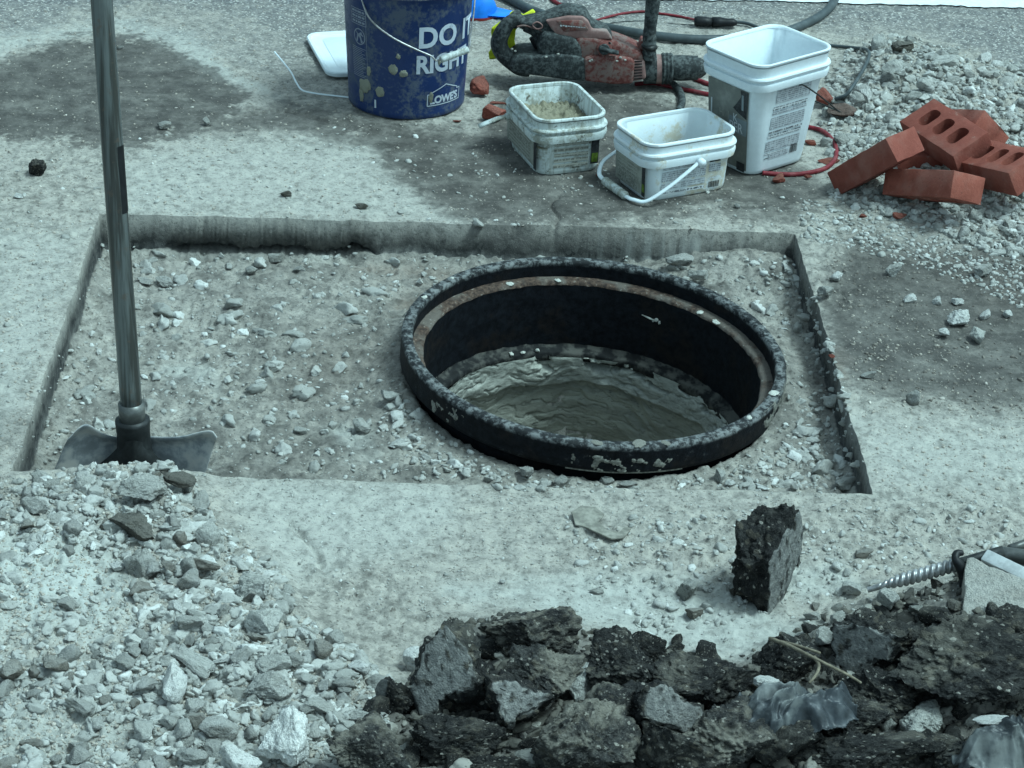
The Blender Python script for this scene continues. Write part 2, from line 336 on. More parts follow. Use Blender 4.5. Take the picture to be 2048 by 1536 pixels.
MAT = {
 'ground': m_ground(),
 'grey': m_rock('dusty grey stone', GREY1, GREY2, (.31, .30, .27)),
 'light': m_rock('pale limestone', (.42, .42, .39), (.54, .54, .51), (.62, .62, .59), dust=(.46, .46, .42)),
 'white': m_rock('chalky white stone', (.62, .62, .59), (.72, .72, .69), (.78, .78, .75), dust=(.66, .66, .62), dust_amt=.2),
 'brown': m_rock('brown dirt clod', (.20, .182, .155), (.28, .255, .22), (.24, .22, .19), dust_amt=.5),
 'dark': m_rock('dark dirt clod', (.085, .078, .066), (.13, .12, .10), (.11, .10, .085), dust_amt=.15),
 'conc': m_rock('broken concrete', (.30, .30, .27), (.36, .36, .33), (.42, .42, .38), bs=1.2),
 'concm': m_rock('broken concrete slab', (.30, .28, .245), (.38, .35, .31), (.44, .41, .36), bs=1.2, ks=1.0),
 'asph': m_asph(dusty=.38, base=.014), 'asphd': m_asph('dusty broken asphalt', .85, .024), 'asphs': m_asph('black asphalt core', .22, .014, 1.0), 'asphm': m_asph('asphalt slab', .25, .016, 1.0),
 'brick': m_brick(),
 'ring': m_ring(), 'rust': m_rust(),
 'mortar': m_mortar(top=(.42, .425, .385)), 'splat': m_simple('dried mortar', (.55, .55, .50), .9, ns=120, bump=.5),
 'steel': m_simple('weathered steel', (.13, .135, .13), .38, .45, 50, .35, .15, dust=.35, dcol=(.20, .18, .15)),
 'pole': m_pole(),
 'blade': m_simple('scuffed blade steel', (.36, .39, .41), .40, .0, 30, .4, .25, dust=.9, dcol=(.50, .49, .46)),
 'dkmetal': m_simple('dark steel', (.028, .031, .032), .5, .3, 50, .4, .25, dust=.3, dcol=(.13, .13, .12)),
 'black': m_simple('black plastic', (.012, .013, .015), .5, 0, 60, .4, .2),
 'rubber': m_simple('dusty black rubber', (.042, .050, .052), .75, 0, 120, .5, .35, dust=.8, dcol=(.105, .12, .118)),
 'hose': m_simple('dark grey hose', (.065, .082, .088), .5, 0, 30, .25, .1, dust=.3, dcol=(.13, .15, .15)),
 'redcord': m_simple('red cord', (.23, .022, .032), .6, 0, 60, .35, .2, dust=.6, dcol=(.18, .07, .07)),
 'hred': m_simple('dusty red housing', (.225, .068, .058), .75, 0, 100, .4, .35, dust=1.1, dcol=(.20, .14, .125)),
 'hplate': m_simple('dusty pale red plate', (.30, .175, .16), .75, 0, 45, .25, .25, dust=.7, dcol=(.28, .235, .215)),
 'whitep': m_plastic('white plastic', (.74, .82, .86), .05),
 'whited': m_plastic('mud splashed white plastic', (.60, .66, .65), .56, (.28, .285, .24), dark=(.07, .06, .045), str_=.5, scale=16),
 'whites': m_plastic('white plastic with mortar stains', (.73, .80, .83), .52, (.52, .46, .34), scale=9),
 'blue': m_plastic('scuffed dark blue plastic', (.013, .034, .118), .56, (.085, .105, .14), scale=17),
 'bluerim': m_plastic('mud smeared blue plastic', (.03, .05, .12), .62, (.19, .20, .18), scale=14),
 'txt': m_plastic('scuffed white print', (.52, .58, .66), .35, (.15, .18, .22), scale=22),
 'txtd': m_plastic('faded pale print', (.23, .26, .33), .35, (.05, .06, .12), scale=30),
 'cyan': m_simple('bright blue plastic', (.012, .21, .80), .4, 0, 30, .2, .1),
 'yellow': m_simple('bright yellow cloth', (.60, .68, .03), .8, 0, 30, .25, .5, .004, dust=.25, dcol=(.25, .27, .08)),
 'redp': m_simple('red plastic', (.26, .03, .025), .5, 0, 30, .3),
 'bag': m_simple('grey plastic film', (.050, .058, .066), .42, 0, 26, .5, .6, .004, dust=.7, dcol=(.19, .20, .195)),
 'paint': m_simple('worn white road paint', (.72, .76, .77), .8, 0, 90, .12, .4, .001, dust=.15, dcol=(.4, .4, .38)),
 'wood': m_simple('dry root', (.22, .19, .14), .9, 0, 90, .4, .5),
 'bit': m_simple('bright worn steel', (.45, .45, .45), .38, .7, 90, .4, .3, dust=.2, dcol=(.25, .24, .22)),
 'bar': m_simple('scratched aluminium', (.52, .54, .54), .5, .3, 60, .25, .3, dust=.45, dcol=(.30, .31, .30)),
 'labelgrey': m_simple('grey printed label', (.20, .205, .185), .5, 0, 30, .25, .1, dust=.25, dcol=(.3, .3, .27)),
 'labelpale': m_simple('pale printed label', (.55, .58, .60), .5, 0, 20, .1, .05),
 'labelold': m_simple('dirty printed label', (.34, .345, .30), .6, 0, 40, .35, .15, dust=.5, dcol=(.2, .2, .17)),
 'slate': m_simple('grey blue label block', (.20, .235, .25), .5, 0, 30, .1, .05),
 'ink': m_simple('dark label ink', (.035, .037, .04), .5, 0, 200, .5, .05),
 'green': m_simple('green label print', (.13, .20, .03), .5, 0, 60, .5, .05),
}
def m_print(name, c0, c1, rows):
    t = NT(name); n = t.noise(1.0, 3, .7, src=t.map((260, 260, 90)))
    z = t.math('FRACT', t.math('MULTIPLY', t.sep(t.co, 2), rows), 0)
    f = t.math('MULTIPLY', t.ramp(z, .30, .42), t.ramp(n, .42, .52))
    return t.done(t.mix(f, c0, c1), .5)
MAT['print'] = m_print('fine print', (.50, .54, .57), (.22, .24, .27), 210)
MAT['printbold'] = m_print('bold print', (.60, .64, .66), (.10, .11, .13), 150)
MAT['printold'] = m_print('worn fine print', (.38, .385, .34), (.17, .17, .15), 130)

# ------------------------------------------------------------------ terrain
PX0, PX1, PY0, PY1 = -0.680, 0.7265, 3.233, 4.255
RC = np.array([0.2927, 3.7399]); RR = 0.3547
GX0, GX1, GY0, GY1 = -1.42, 1.72, 2.36, 6.02
def lines(a, b, d, edges, e):
    L = list(np.arange(a, b, d))
    for q in edges: L = [t for t in L if abs(t - q) > d * .45] + [q - e, q, q + e]
    return L
xs = np.array(sorted([-60, -25, -10, -5, -3, -2, -1.7, -1.5] + lines(GX0, GX1, .0034, (PX0, PX1), .0012) + [1.8, 2.0, 2.4, 3.5, 6, 12, 30, 60]))
ys = np.array(sorted([-60, -25, -8, -3, 0, 1, 1.6, 2.0, 2.2, 2.3] + lines(GY0, GY1, .0036, (PY0, PY1), .0012) + [6.1, 6.3, 6.8, 8, 11, 16, 30, 60]))
X, Y = np.meshgrid(xs, ys)
fine = sstep(-.02, .05, np.minimum(np.minimum(X - GX0, GX1 - X), np.minimum(Y - GY0, GY1 - Y)))
def bumpg(x, y, u, v, sx, sy, h, z=0):
    c = P(u, v, z); return h * np.exp(-(((x - c[0]) / sx) ** 2 + ((y - c[1]) / sy) ** 2))
U0, V0 = proj(np.stack([X, Y, np.zeros_like(X)], -1))
okv = (Y > 1.5) & (fine > 0)
U0 = np.where(okv, U0, -9e3); V0 = np.where(okv, V0, -9e3)
nlow = fbm(X * 2.2, Y * 2.2, 1.0, 3); nmid = fbm(X * 14, Y * 14, 2.0, 4, .55); nhi = fbm(X * 60, Y * 60, 3.0, 3, .6)
ncl = perlin(X * 38, Y * 38, 5.5); ncl2 = perlin(X * 95, Y * 95, 8.5)
wob = nmid * 18 + nhi * 9
# zone masks laid out on the ground
def pm(poly, soft, w=1.0, sd=False):
    d = polysd(U0, V0, poly) + wob * w
    return sstep(soft, -soft, d)
LHEAP = [(-400, 985), (0, 970), (130, 950), (230, 925), (330, 928), (400, 975), (440, 1060), (560, 1140), (600, 1230), (690, 1290), (790, 1370), (740, 1700), (-400, 1700)]
RHEAP = [(1655, 150), (1700, 100), (1770, 68), (1900, 95), (1990, 125), (2300, 200), (2300, 560), (2048, 520), (1950, 500), (1850, 455), (1720, 425), (1660, 400), (1665, 330), (1640, 250)]
AHEAP = [(700, 1460), (850, 1330), (900, 1250), (1050, 1220), (1180, 1260), (1300, 1290), (1450, 1330), (1600, 1260), (1720, 1215), (1880, 1170), (1990, 1120), (2400, 1100), (2400, 1900), (600, 1900)]
mL = sstep(60, -110, polysd(U0, V0, LHEAP)); mR = sstep(30, -120, polysd(U0, V0, RHEAP)); mA = sstep(30, -90, polysd(U0, V0, AHEAP))
inpit = (X > PX0) & (X < PX1) & (Y > PY0) & (Y < PY1)
ed = np.minimum(np.minimum(X - PX0, PX1 - X), np.minimum(Y - PY0, PY1 - Y))
Zo = nlow * .004 + nmid * .0022
Zo += mL * (.038 + .012 * nlow + .006 * nmid) + bumpg(X, Y, 290, 1005, .12, .06, .012) + bumpg(X, Y, 60, 1200, .2, .2, .03) - bumpg(X, Y, 190, 1180, .07, .09, .02)
Zo += mR * (.030 + .010 * nlow + .006 * nmid) + bumpg(X, Y, 1900, 170, .22, .25, .045) * mR
Zo += mA * (.035 + .015 * nlow + .010 * nmid) + bumpg(X, Y, 1950, 1330, .16, .14, .045)
rr = np.hypot(X - RC[0], Y - RC[1]); ang = np.arctan2(Y - RC[1], X - RC[0])
Zp = -.080 + nlow * .006 + nmid * .0055 + nhi * .0012
Zp += bumpg(X, Y, 640, 640, .25, .18, .018, -.07) + bumpg(X, Y, 1490, 520, .16, .10, .045, -.05) + bumpg(X, Y, 620, 515, .35, .035, .012, -.08)
Zp += .020 * np.exp(-((rr - .36) / .05) ** 2) * (1 - sstep(.2, .75, -np.sin(ang))) + .012 * np.exp(-((rr - .36) / .04) ** 2) * np.clip(-np.cos(ang), 0, 1)
Zp += .016 * np.exp(-(ed / .022) ** 2) * (0.6 + nmid * .8) * (Y < PY1 - .08)
und = np.exp(-((PY1 - Y - .020 - .012 * nmid) / .020) ** 2) * sstep(-.56, -.50, X) * sstep(-.14, -.18, X) * (PY1 - Y > 0)
Zp -= und * .022 * (0.5 + 1.2 * np.clip(nmid + .5, 0, 1))
Zp += bumpg(X, Y, 620, 497, .30, .016, .02, -.06) * 0
Zp = np.where(rr < .345, Zp - .03 * sstep(.345, .335, rr), Zp)
Zp = np.where(rr < .320, -1.3, Zp)
rough = np.clip(mL * .9 + mR + mA * .9, 0, 1)
# surface crumble
WET = [
 ([(10, 130), (60, 95), (160, 72), (240, 66), (310, 80), (350, 105), (430, 150), (500, 190), (470, 225), (400, 262), (300, 285), (190, 288), (90, 275), (0, 280), (-300, 250), (-200, 160)], 9),
 ([(380, 268), (480, 225), (600, 205), (700, 228), (820, 250), (960, 265), (1000, 180), (1150, 170), (1300, 190), (1420, 230), (1600, 330), (1660, 390), (1590, 440), (1400, 420), (1300, 445), (1120, 452), (960, 455), (850, 400), (760, 330), (740, 290), (560, 262)], 22),
 ([(1700, 460), (1760, 480), (1900, 490), (2300, 490), (2300, 840), (1950, 810), (1780, 795), (1690, 760), (1650, 690), (1640, 610)], 34),
]
wet = np.zeros_like(X)
for pg, s in WET: wet = np.maximum(wet, pm(pg, s, 1.3))
wet = np.maximum(wet, np.where((X > PX0) & (X < PX1) & (Y > PY0) & (Y < PY1), np.clip(.34 + .35 * nlow + .35 * nmid, 0, .7), 0))
wet = np.maximum(wet, mA * .8)
wet[:] = np.clip(wet * (0.88 + .25 * nmid), 0, 1)
wet = np.maximum(wet, .55 * pm([(1000, 60), (1180, 175), (1400, 190), (1400, 150), (1100, 130)], 12, .6))
asph = np.clip(pm([(-500, -400), (2600, -400), (2600, 170), (2060, 150), (1850, 70), (1700, 62), (1560, 45), (1200, 50), (1000, 60), (760, 60), (620, 110), (480, 40), (300, 12), (170, 22), (60, 62), (-500, 85)], 28, 1.2) * (0.92 + .3 * nmid), 0, 1)
asph = np.maximum(asph * np.where(V0 > 8, .85, 1), .45 * pm([(260, 30), (600, 20), (680, 150), (560, 170)], 50, 2))
asph = np.maximum(asph, .8 * pm([(2048, 170), (1960, 110), (1850, 60), (2100, 20), (2500, 20), (2500, 300)], 20))
lite = np.clip(pm([(-300, 95), (60, 62), (250, 40), (380, 70), (480, 150), (560, 190), (430, 160), (330, 95), (230, 62), (60, 90), (-300, 190)], 14) * .55 + pm([(520, 270), (620, 255), (760, 290), (860, 400), (960, 455), (500, 440), (250, 430), (230, 320)], 40) * .30
    + pm([(900, 1180), (1250, 1150), (1500, 1180), (1640, 1290), (1500, 1330), (1300, 1300), (1180, 1260)], 40) * .65 + pm([(0, 1120), (200, 1100), (280, 1250), (180, 1330), (-100, 1300)], 60) * 1.0
    + pm([(0, 1380), (300, 1420), (250, 1600), (-100, 1600)], 60) * .5 + pm([(1560, 1150), (1680, 1120), (1720, 1180), (1600, 1210)], 30) * .6
    + pm([(1690, 840), (2100, 850), (2100, 1000), (1760, 980)], 50) * .35 + pm([(480, 960), (900, 965), (900, 1060), (560, 1180), (480, 1060)], 40) * .35 + pm([(330, 660), (420, 660), (430, 700), (330, 700)], 20) * .5 + pm([(650, 780), (750, 770), (760, 830), (660, 840)], 20) * .5
    + pm([(-100, 430), (160, 470), (60, 800), (-100, 950)], 40) * .3, 0, 1)
brown = np.clip(pm([(780, 560), (820, 520), (1000, 495), (840, 490), (700, 470), (800, 460), (960, 480), (930, 540)], 30) * .8 + pm([(620, 620), (760, 600), (800, 700), (560, 720)], 60) * .35 + pm([(1850, 530), (2200, 540), (2200, 700), (2000, 640)], 40) * .6 + pm([(1650, 690), (1700, 690), (1700, 760), (1665, 760)], 10) * .7 + pm([(980, 60), (1140, 150), (960, 170)], 30) * .25, 0, 1)
MIDR = (np.abs(Y - PY1) < 1e-9) & (X > PX0) & (X < PX1)
MIDO = ((np.abs(Y - PY0) < 1e-9) & (X > PX0) & (X < PX1)) | (((np.abs(X - PX0) < 1e-9) | (np.abs(X - PX1) < 1e-9)) & (Y > PY0) & (Y < PY1))
crz = .75 * pm([(1100, 1050), (1500, 1020), (2048, 1010), (2100, 1180), (1600, 1250), (1300, 1250)], 60) + .6 * pm([(560, 1130), (760, 1130), (900, 1300), (760, 1400), (640, 1250)], 50) + .6 * pm([(1640, 470), (1760, 480), (1790, 620), (1650, 640), (1600, 540)], 40)
crumb = np.clip(np.where(inpit, 1.0, .46) + rough * 1.0 + crz - wet * .3, 0, 1.3) * (1 - .55 * asph * (~inpit))
Z = np.where(inpit, Zp, Zo)
deep = Z < -.5
dz = crumb * (np.clip(ncl * .8 + ncl2 * .35 - .12, 0, 1) * .0125 + np.clip(ncl2, 0, 1) * .0042 + nhi * .0022) + asph * np.clip(ncl2 + .1, 0, 1) * .0012
nearedge = np.exp(-(ed / .006) ** 2)
dz *= np.where((~inpit) & (np.abs(ed) < .004) & (ed > -.004), .35, 1)
undx = sstep(-.56, -.50, X) * sstep(-.12, -.18, X)
Z = Z + np.where(deep, 0, dz)
Z = np.where(MIDR, -.060 + .014 * nmid + .006 * nhi - .012 * undx * 0, Z); Z = np.where(MIDO, -.045 + .01 * nmid, Z)
# worn groove scratches in the front dust
gp = spline([P(u, v)[:2] for u, v in ((575, 1045), (610, 1075), (632, 1105), (640, 1130))], 8)
gd = np.full(X.shape, 9.0)
sel = (np.abs(X - gp[:, 0].mean()) < .2) & (np.abs(Y - gp[:, 1].mean()) < .2)
for q in gp: gd[sel] = np.minimum(gd[sel], np.hypot(X[sel] - q[0], Y[sel] - q[1]))
Z -= .007 * np.exp(-(gd / .006) ** 2)
for cr, wd, dp in (([(1112, 392), (1106, 410), (1113, 428), (1110, 446), (1116, 458)], .004, .010), ([(470, 232), (560, 222), (640, 240), (720, 262), (790, 268)], .008, .006), ([(1560, 1150), (1600, 1170), (1650, 1160)], .006, .005)):
    cp_ = spline([P(u, v)[:2] for u, v in cr], 14); gd = np.full(X.shape, 9.0); lo_ = cp_.min(0) - .05; hi_ = cp_.max(0) + .05
    sel = (X > lo_[0]) & (X < hi_[0]) & (Y > lo_[1]) & (Y < hi_[1])
    for q in cp_: gd[sel] = np.minimum(gd[sel], np.hypot(X[sel] + nmid[sel] * .01 - q[0], Y[sel] + nhi[sel] * .006 - q[1]))
    Z -= dp * np.exp(-(gd / wd) ** 2)
Z *= np.where(fine > 0, 1, 0) * 1.0
Z = np.where(fine > 0, Z * np.maximum(fine, .02), 0)
edw = np.exp(-(np.abs(ed) / .03) ** 2) * (fine > 0)
nx = perlin(Y * 18, Y * 0 + .5, 4.2) * .0035 + perlin(Y * 70, Y * 0 + .5, 6.2) * .0012; ny = perlin(X * 16, X * 0 + .5, 9.2) * .0045 + perlin(X * 80, X * 0 + .5, 2.2) * .0007
wx = np.exp(-(np.minimum(np.abs(X - PX0), np.abs(X - PX1)) / .02) ** 2) * (Y > PY0 - .02) * (Y < PY1 + .02); wy = np.exp(-(np.minimum(np.abs(Y - PY0), np.abs(Y - PY1)) / .02) ** 2) * (X > PX0 - .02) * (X < PX1 + .02)
Xd = X + nx * wx; Yd = Y + ny * wy
Yd += np.where((np.abs(Y - (PY1 - .0012)) < 1e-6), undx * .05, 0) + np.where(MIDR, -.006 * undx * np.clip(nhi + nmid, -.3, 1), 0)
# the cut faces lean a little and carry their own colour
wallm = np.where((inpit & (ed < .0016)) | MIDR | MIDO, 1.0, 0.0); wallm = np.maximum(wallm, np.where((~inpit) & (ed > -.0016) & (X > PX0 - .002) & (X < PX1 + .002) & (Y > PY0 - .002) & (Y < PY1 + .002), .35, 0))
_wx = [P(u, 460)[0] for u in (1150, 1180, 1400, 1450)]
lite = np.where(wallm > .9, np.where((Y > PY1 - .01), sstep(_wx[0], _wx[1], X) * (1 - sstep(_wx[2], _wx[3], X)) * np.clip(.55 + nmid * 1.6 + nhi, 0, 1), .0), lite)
ny_, nx_ = X.shape
idx = np.arange(ny_ * nx_).reshape(ny_, nx_)
Fq = np.stack([idx[:-1, :-1], idx[:-1, 1:], idx[1:, 1:], idx[1:, :-1]], -1).reshape(-1, 4)
gme = mesh_np('ground', np.stack([Xd, Yd, Z], -1).reshape(-1, 3), Fq)
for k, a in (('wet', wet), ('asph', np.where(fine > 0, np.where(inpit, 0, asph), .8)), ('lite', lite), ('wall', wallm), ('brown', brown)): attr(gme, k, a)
go = link('ground', gme, MAT['ground']); go['kind'] = 'structure'; go['label'] = 'dusty grey concrete and asphalt road surface with a square cut pit'
def H(x, y):
    """terrain height, bilinear"""
    x = np.asarray(x, float); y = np.asarray(y, float)
    i = np.clip(np.searchsorted(xs, x) - 1, 0, len(xs) - 2); j = np.clip(np.searchsorted(ys, y) - 1, 0, len(ys) - 2)
    tx = np.clip((x - xs[i]) / (xs[i + 1] - xs[i]), 0, 1); ty = np.clip((y - ys[j]) / (ys[j + 1] - ys[j]), 0, 1)
    return (Z[j, i] * (1 - tx) + Z[j, i + 1] * tx) * (1 - ty) + (Z[j + 1, i] * (1 - tx) + Z[j + 1, i + 1] * tx) * ty
def PH(u, v, dz=0.0):
    """first terrain point (raised dz) seen at photo position"""
    z = np.zeros_like(np.asarray(u, float)) + .12
    hit = None; d = ray(u, v); 
    zs = np.linspace(.16, -.13, 59)
    res = P(u, v, 0.0); found = np.zeros(np.shape(res)[:-1], bool)
    for zz in zs:
        p = C0 + d * ((zz - CAMH) / d[..., 2])[..., None]
        under = (H(p[..., 0], p[..., 1]) + dz >= zz) & ~found
        res = np.where(under[..., None], p, res); found |= under
    return res
def PPM(p): # photo pixels per metre at p
    q = (np.asarray(p) - C0) @ M; return F / -q[..., 2]

# ------------------------------------------------------------------ rocks
def ico(sub):
    bm = bmesh.new(); bmesh.ops.create_icosphere(bm, subdivisions=sub, radius=1.0)
    V = np.array([v.co[:] for v in bm.verts]); Fc = np.array([[v.index for v in f.verts] for f in bm.faces]); bm.free(); return V, Fc
ICO = {k: ico(k) for k in (1, 2, 3, 4, 5, 6)}
def rock_verts(seed, sub=4, planes=9, cut=(.55, .85), amp=.10, fr=2.2, fine_=.03, flatn=None, asp=(1, 1, 1)):
    rs = np.random.RandomState(seed); V, Fc = ICO[sub]; V = V.copy()
    flat = np.zeros(len(V))
    for i in range(planes):
        n = rs.normal(size=3); n /= np.linalg.norm(n); d = rs.uniform(*cut)
        if flatn is not None and i == planes - 1: n = np.array(flatn, float); n /= np.linalg.norm(n); d = .5
        k = V @ n; over = k > d; V[over] -= np.outer(k[over] - d, n)
        if flatn is not None:
            if i == planes - 1: flat = sstep(.02, .0, np.abs(V @ n - d)) * 1.0
    o = rs.uniform(0, 50, 3); V0 = V.copy(); N = V / (np.linalg.norm(V, axis=1)[:, None] + 1e-9)
    k = fr; V_ = V; V = V * np.array(asp)
    disp = amp * fbm(V[:, 0] * k + o[0], V[:, 1] * k + o[1], V[:, 2] * k + o[2], 3)
    disp = disp + fine_ * fbm(V[:, 0] * 9 + o[1], V[:, 1] * 9 + o[2], V[:, 2] * 9 + o[0], 3, .7)
    if fine_ > .09: disp = disp + .040 * np.clip(perlin(V[:, 0] * 13 + o[1], V[:, 1] * 13, V[:, 2] * 13), -.25, 1) + .040 * np.clip(perlin(V[:, 0] * 27 + o[1], V[:, 1] * 27, V[:, 2] * 27), -.25, 1)
    elif fine_ > .055: disp = disp + .022 * np.clip(perlin(V[:, 0] * 22 + o[1], V[:, 1] * 22, V[:, 2] * 22), -.2, 1)
    V = V_ + N * (disp * (1 - .8 * flat))[:, None] / np.array(asp) ** .7
    V /= np.abs(V).max(0)
    return V, Fc, flat
def rock_mesh(name, seed, mat, sub=4, smooth=False, **k):
    V, Fc, fl = rock_verts(seed, sub, **k); me = mesh_np(name, V, Fc); me.materials.append(mat)
    attr(me, 'flat', fl)
    if smooth: me.shade_smooth()
    return me
class Bank:
    def __init__(s): s.d = {}
    def get(s, name, mat, seed, **k):
        key = (name, mat, seed, tuple(sorted((a, str(b)) for a, b in k.items())))
        if key not in s.d: s.d[key] = rock_mesh(name, seed, MAT[mat], **k)
        return s.d[key]
BANK = Bank()
rnd = random.Random(5)
def put_rock(name, mat, u, v, w, h, label, cat, group=None, seed=0, rz=None, sink=.27, tilt=None, flatk=1.0, deep=1.1, dz=0.0, **k):
    """one stone whose outline is about w x h photo pixels, resting on the terrain at (u, v)"""
    p = PH(u, v); s = float(PPM(p)); a = w / 2 / s; r = h / 2 / s
    c = r * .92 * flatk; b = r * deep
    base = PH(u, v + h * .18)
    me = BANK.get(name, mat, seed, **k)
    o = bpy.data.objects.new(name, me); col.objects.link(o)
    z = float(H(base[0], base[1])) + c * (1 - sink) + dz
    q = P(u, v, z); o.location = q
    o.scale = (a, b, c); t = tilt if tilt is not None else (rnd.uniform(-.25, .25), rnd.uniform(-.15, .15))
    o.rotation_euler = (t[0], t[1], rz if rz is not None else rnd.uniform(-.3, .3))
    tag(o, label, cat, group); return o
def cloud(name, pts, rad, mat, label, cat, sub=1, nvar=8, sinkf=.42, seed=1, planes=9, kind='stuff', asp=(.45, .95)):
    """many small stones as one mesh; pts (n,3) ground points, rad (n,)"""
    rs = np.random.RandomState(seed); n = len(pts); base = []
    for i in range(nvar):
        V, Fc, _ = rock_verts(seed * 31 + i, sub, planes=planes, cut=(.42, .8), amp=.24, fr=1.8, fine_=.10 if sub > 2 else .09 if sub > 1 else 0); base.append(V)
    B = np.array(base); Fc = ICO[sub][1]; m = B.shape[1]
    which = rs.randint(0, nvar, n)
    sc_ = np.stack([rs.uniform(.8, 1.7, n), rs.uniform(.65, 1.1, n), rs.uniform(asp[0], asp[1], n)], 1) * rad[:, None]
    a = rs.uniform(0, 2 * np.pi, n); t = rs.normal(0, .35, n)
    V = B[which] * sc_[:, None, :]
    ct, st = np.cos(t)[:, None], np.sin(t)[:, None]
    y = V[..., 1] * ct - V[..., 2] * st; z = V[..., 1] * st + V[..., 2] * ct; x = V[..., 0]
    ca, sa = np.cos(a)[:, None], np.sin(a)[:, None]
    W = np.stack([x * ca - y * sa, x * sa + y * ca, z], -1) + pts[:, None, :]
    W[..., 2] += (sc_[:, 2] * (1 - 2 * sinkf) * .7)[:, None]
    FF = (Fc[None] + (np.arange(n) * m)[:, None, None]).reshape(-1, 3)
    me = mesh_np(name, W.reshape(-1, 3), FF); attr(me, 'rnd', np.repeat(rs.uniform(0, 1, n), m))
    o = link(name, me, mat, smooth=False); tag(o, label, cat, kind=kind); return o
def sample(poly, n, seed, extra=None):
    """n ground points inside a photo-space polygon"""
    rs = np.random.RandomState(seed); pl = np.array(poly, float); lo = pl.min(0); hi = pl.max(0); out = []
    lo = np.maximum(lo, (-60, -30)); hi = np.minimum(hi, (2110, 1600)); k = 0
    while sum(len(o) for o in out) < n and k < 60:
        u = rs.uniform(lo[0], hi[0], n * 2); v = rs.uniform(lo[1], hi[1], n * 2); k += 1
        ins = polysd(u, v, poly) < 0
        if extra is not None: ins &= extra(u, v, rs)
        out.append(np.stack([u[ins], v[ins]], 1))
    uv = np.concatenate(out)[:n]; p = PH(uv[:, 0], uv[:, 1]); p[:, 2] = H(p[:, 0], p[:, 1])
    ok = (p[:, 2] > -.15) & (np.hypot(p[:, 0] - RC[0], p[:, 1] - RC[1]) > .36)
    return p[ok]

# ================================================================== OBJECTS
def rotvec(r):
    v = Vector(r); a = v.length; return Matrix.Rotation(a, 4, v / a) if a > 1e-9 else Matrix.Identity(4)
# ------------------------------------------------------------------ road marking
ln = np.array([P(u, v)[:2] for u, v in ((1120, -3), (1500, 5), (1800, 13), (2048, 20), (2300, 27))])
sxs = np.linspace(ln[0, 0], 1.95, 160); ly = np.interp(sxs, ln[:, 0], ln[:, 1]) + .002 * np.sin(sxs * 40) + .0015 * np.sin(sxs * 97)
sV = np.array([[(x, y + .10 * k / 8, float(H(x, y + .10 * k / 8)) + .004) for k in range(9)] for x, y in zip(sxs, ly)])
sF = np.array([[i * 9 + k, (i + 1) * 9 + k, (i + 1) * 9 + k + 1, i * 9 + k + 1] for i in range(159) for k in range(8)])
o = link('road_marking', mesh_np('road_marking', sV.reshape(-1, 3), sF), MAT['paint']); o['kind'] = 'structure'; o['label'] = 'white painted road line at the far right edge'

# ------------------------------------------------------------------ manhole frame
mf = empty('manhole_frame', (RC[0], RC[1], 0), 'large black cast iron manhole frame set in the square pit', 'manhole frame')
mf.rotation_mode = 'AXIS_ANGLE'; _a = math.hypot(.0271, .0576); mf.rotation_axis_angle = (_a, .0271 / _a, .0576 / _a, 0)
MAT['flange'] = m_simple('crusted iron flange', (.012, .013, .014), .8, 0, 40, .5, .6, .003, dust=.9, dcol=(.085, .082, .072))
def lathe(name, prof, mat, parent, seg=288, amp=.0006, seed=0, closed=False):
    prof = np.array(prof, float); pr = []
    for i in range(len(prof) - 1):
        n = max(1, int(np.hypot(*(prof[i + 1] - prof[i])) / .006))
        for k in range(n): pr.append(prof[i] + (prof[i + 1] - prof[i]) * k / n)
    pr.append(prof[-1]); pr = np.array(pr)
    a = np.linspace(0, 2 * np.pi, seg, endpoint=False)
    A, Rr = np.meshgrid(a, pr[:, 0]); _, Zz = np.meshgrid(a, pr[:, 1])
    nn = fbm(np.cos(A) * 9 * 1.0 + seed, np.sin(A) * 9, Zz * 30, 4, .65) * amp
    Rr = Rr + nn; Zz = Zz + nn * .6
    V = np.stack([Rr * np.cos(A), Rr * np.sin(A), Zz], -1).reshape(-1, 3)
    m = len(pr); Fq = []
    i = np.arange(seg); j = (i + 1) % seg
    for k in range(m - 1): Fq.append(np.stack([k * seg + i, k * seg + j, (k + 1) * seg + j, (k + 1) * seg + i], 1))
    me = mesh_np(name, V, np.concatenate(Fq)[:, ::-1]); o = link(name, me, MAT[mat], parent)
    return o, pr, seg
o, pr, sg = lathe('rim', [(.3340, -.036), (.3335, -.006), (.3355, 0), (.3510, 0), (.3547, -.004), (.3540, -.050), (.350, -.054), (.334, -.060), (.332, -.066), (.328, -.18)], 'ring', mf, amp=.0006)
attr(o.data, 'top', np.repeat(np.where((pr[:, 1] > -.0065) & (pr[:, 0] > .3330), 1.0, 0.0), sg))
attr(o.data, 'outer', np.repeat(np.where((pr[:, 1] < -.006) & (pr[:, 0] > .335), 1.0, 0.0), sg))
lathe('seat_ledge', [(.3343, -.0345), (.318, -.0350), (.3130, -.037), (.3115, -.042)], 'rust', mf, amp=.0014, seed=3)
lathe('inner_wall', [(.3120, -.041), (.3100, -.10), (.3095, -.172)], 'ring', mf, amp=.0012, seed=5)
lathe('bottom_flange', [(.3100, -.170), (.307, -.177), (.291, -.180), (.2885, -.184), (.2885, -.198), (.300, -.20)], 'rust' if 0 else 'flange', mf, amp=.0022, seed=7)
MAT['grime'] = m_simple('grey mortar grime', (.22, .215, .19), .9, 0, 150, .5, .6)
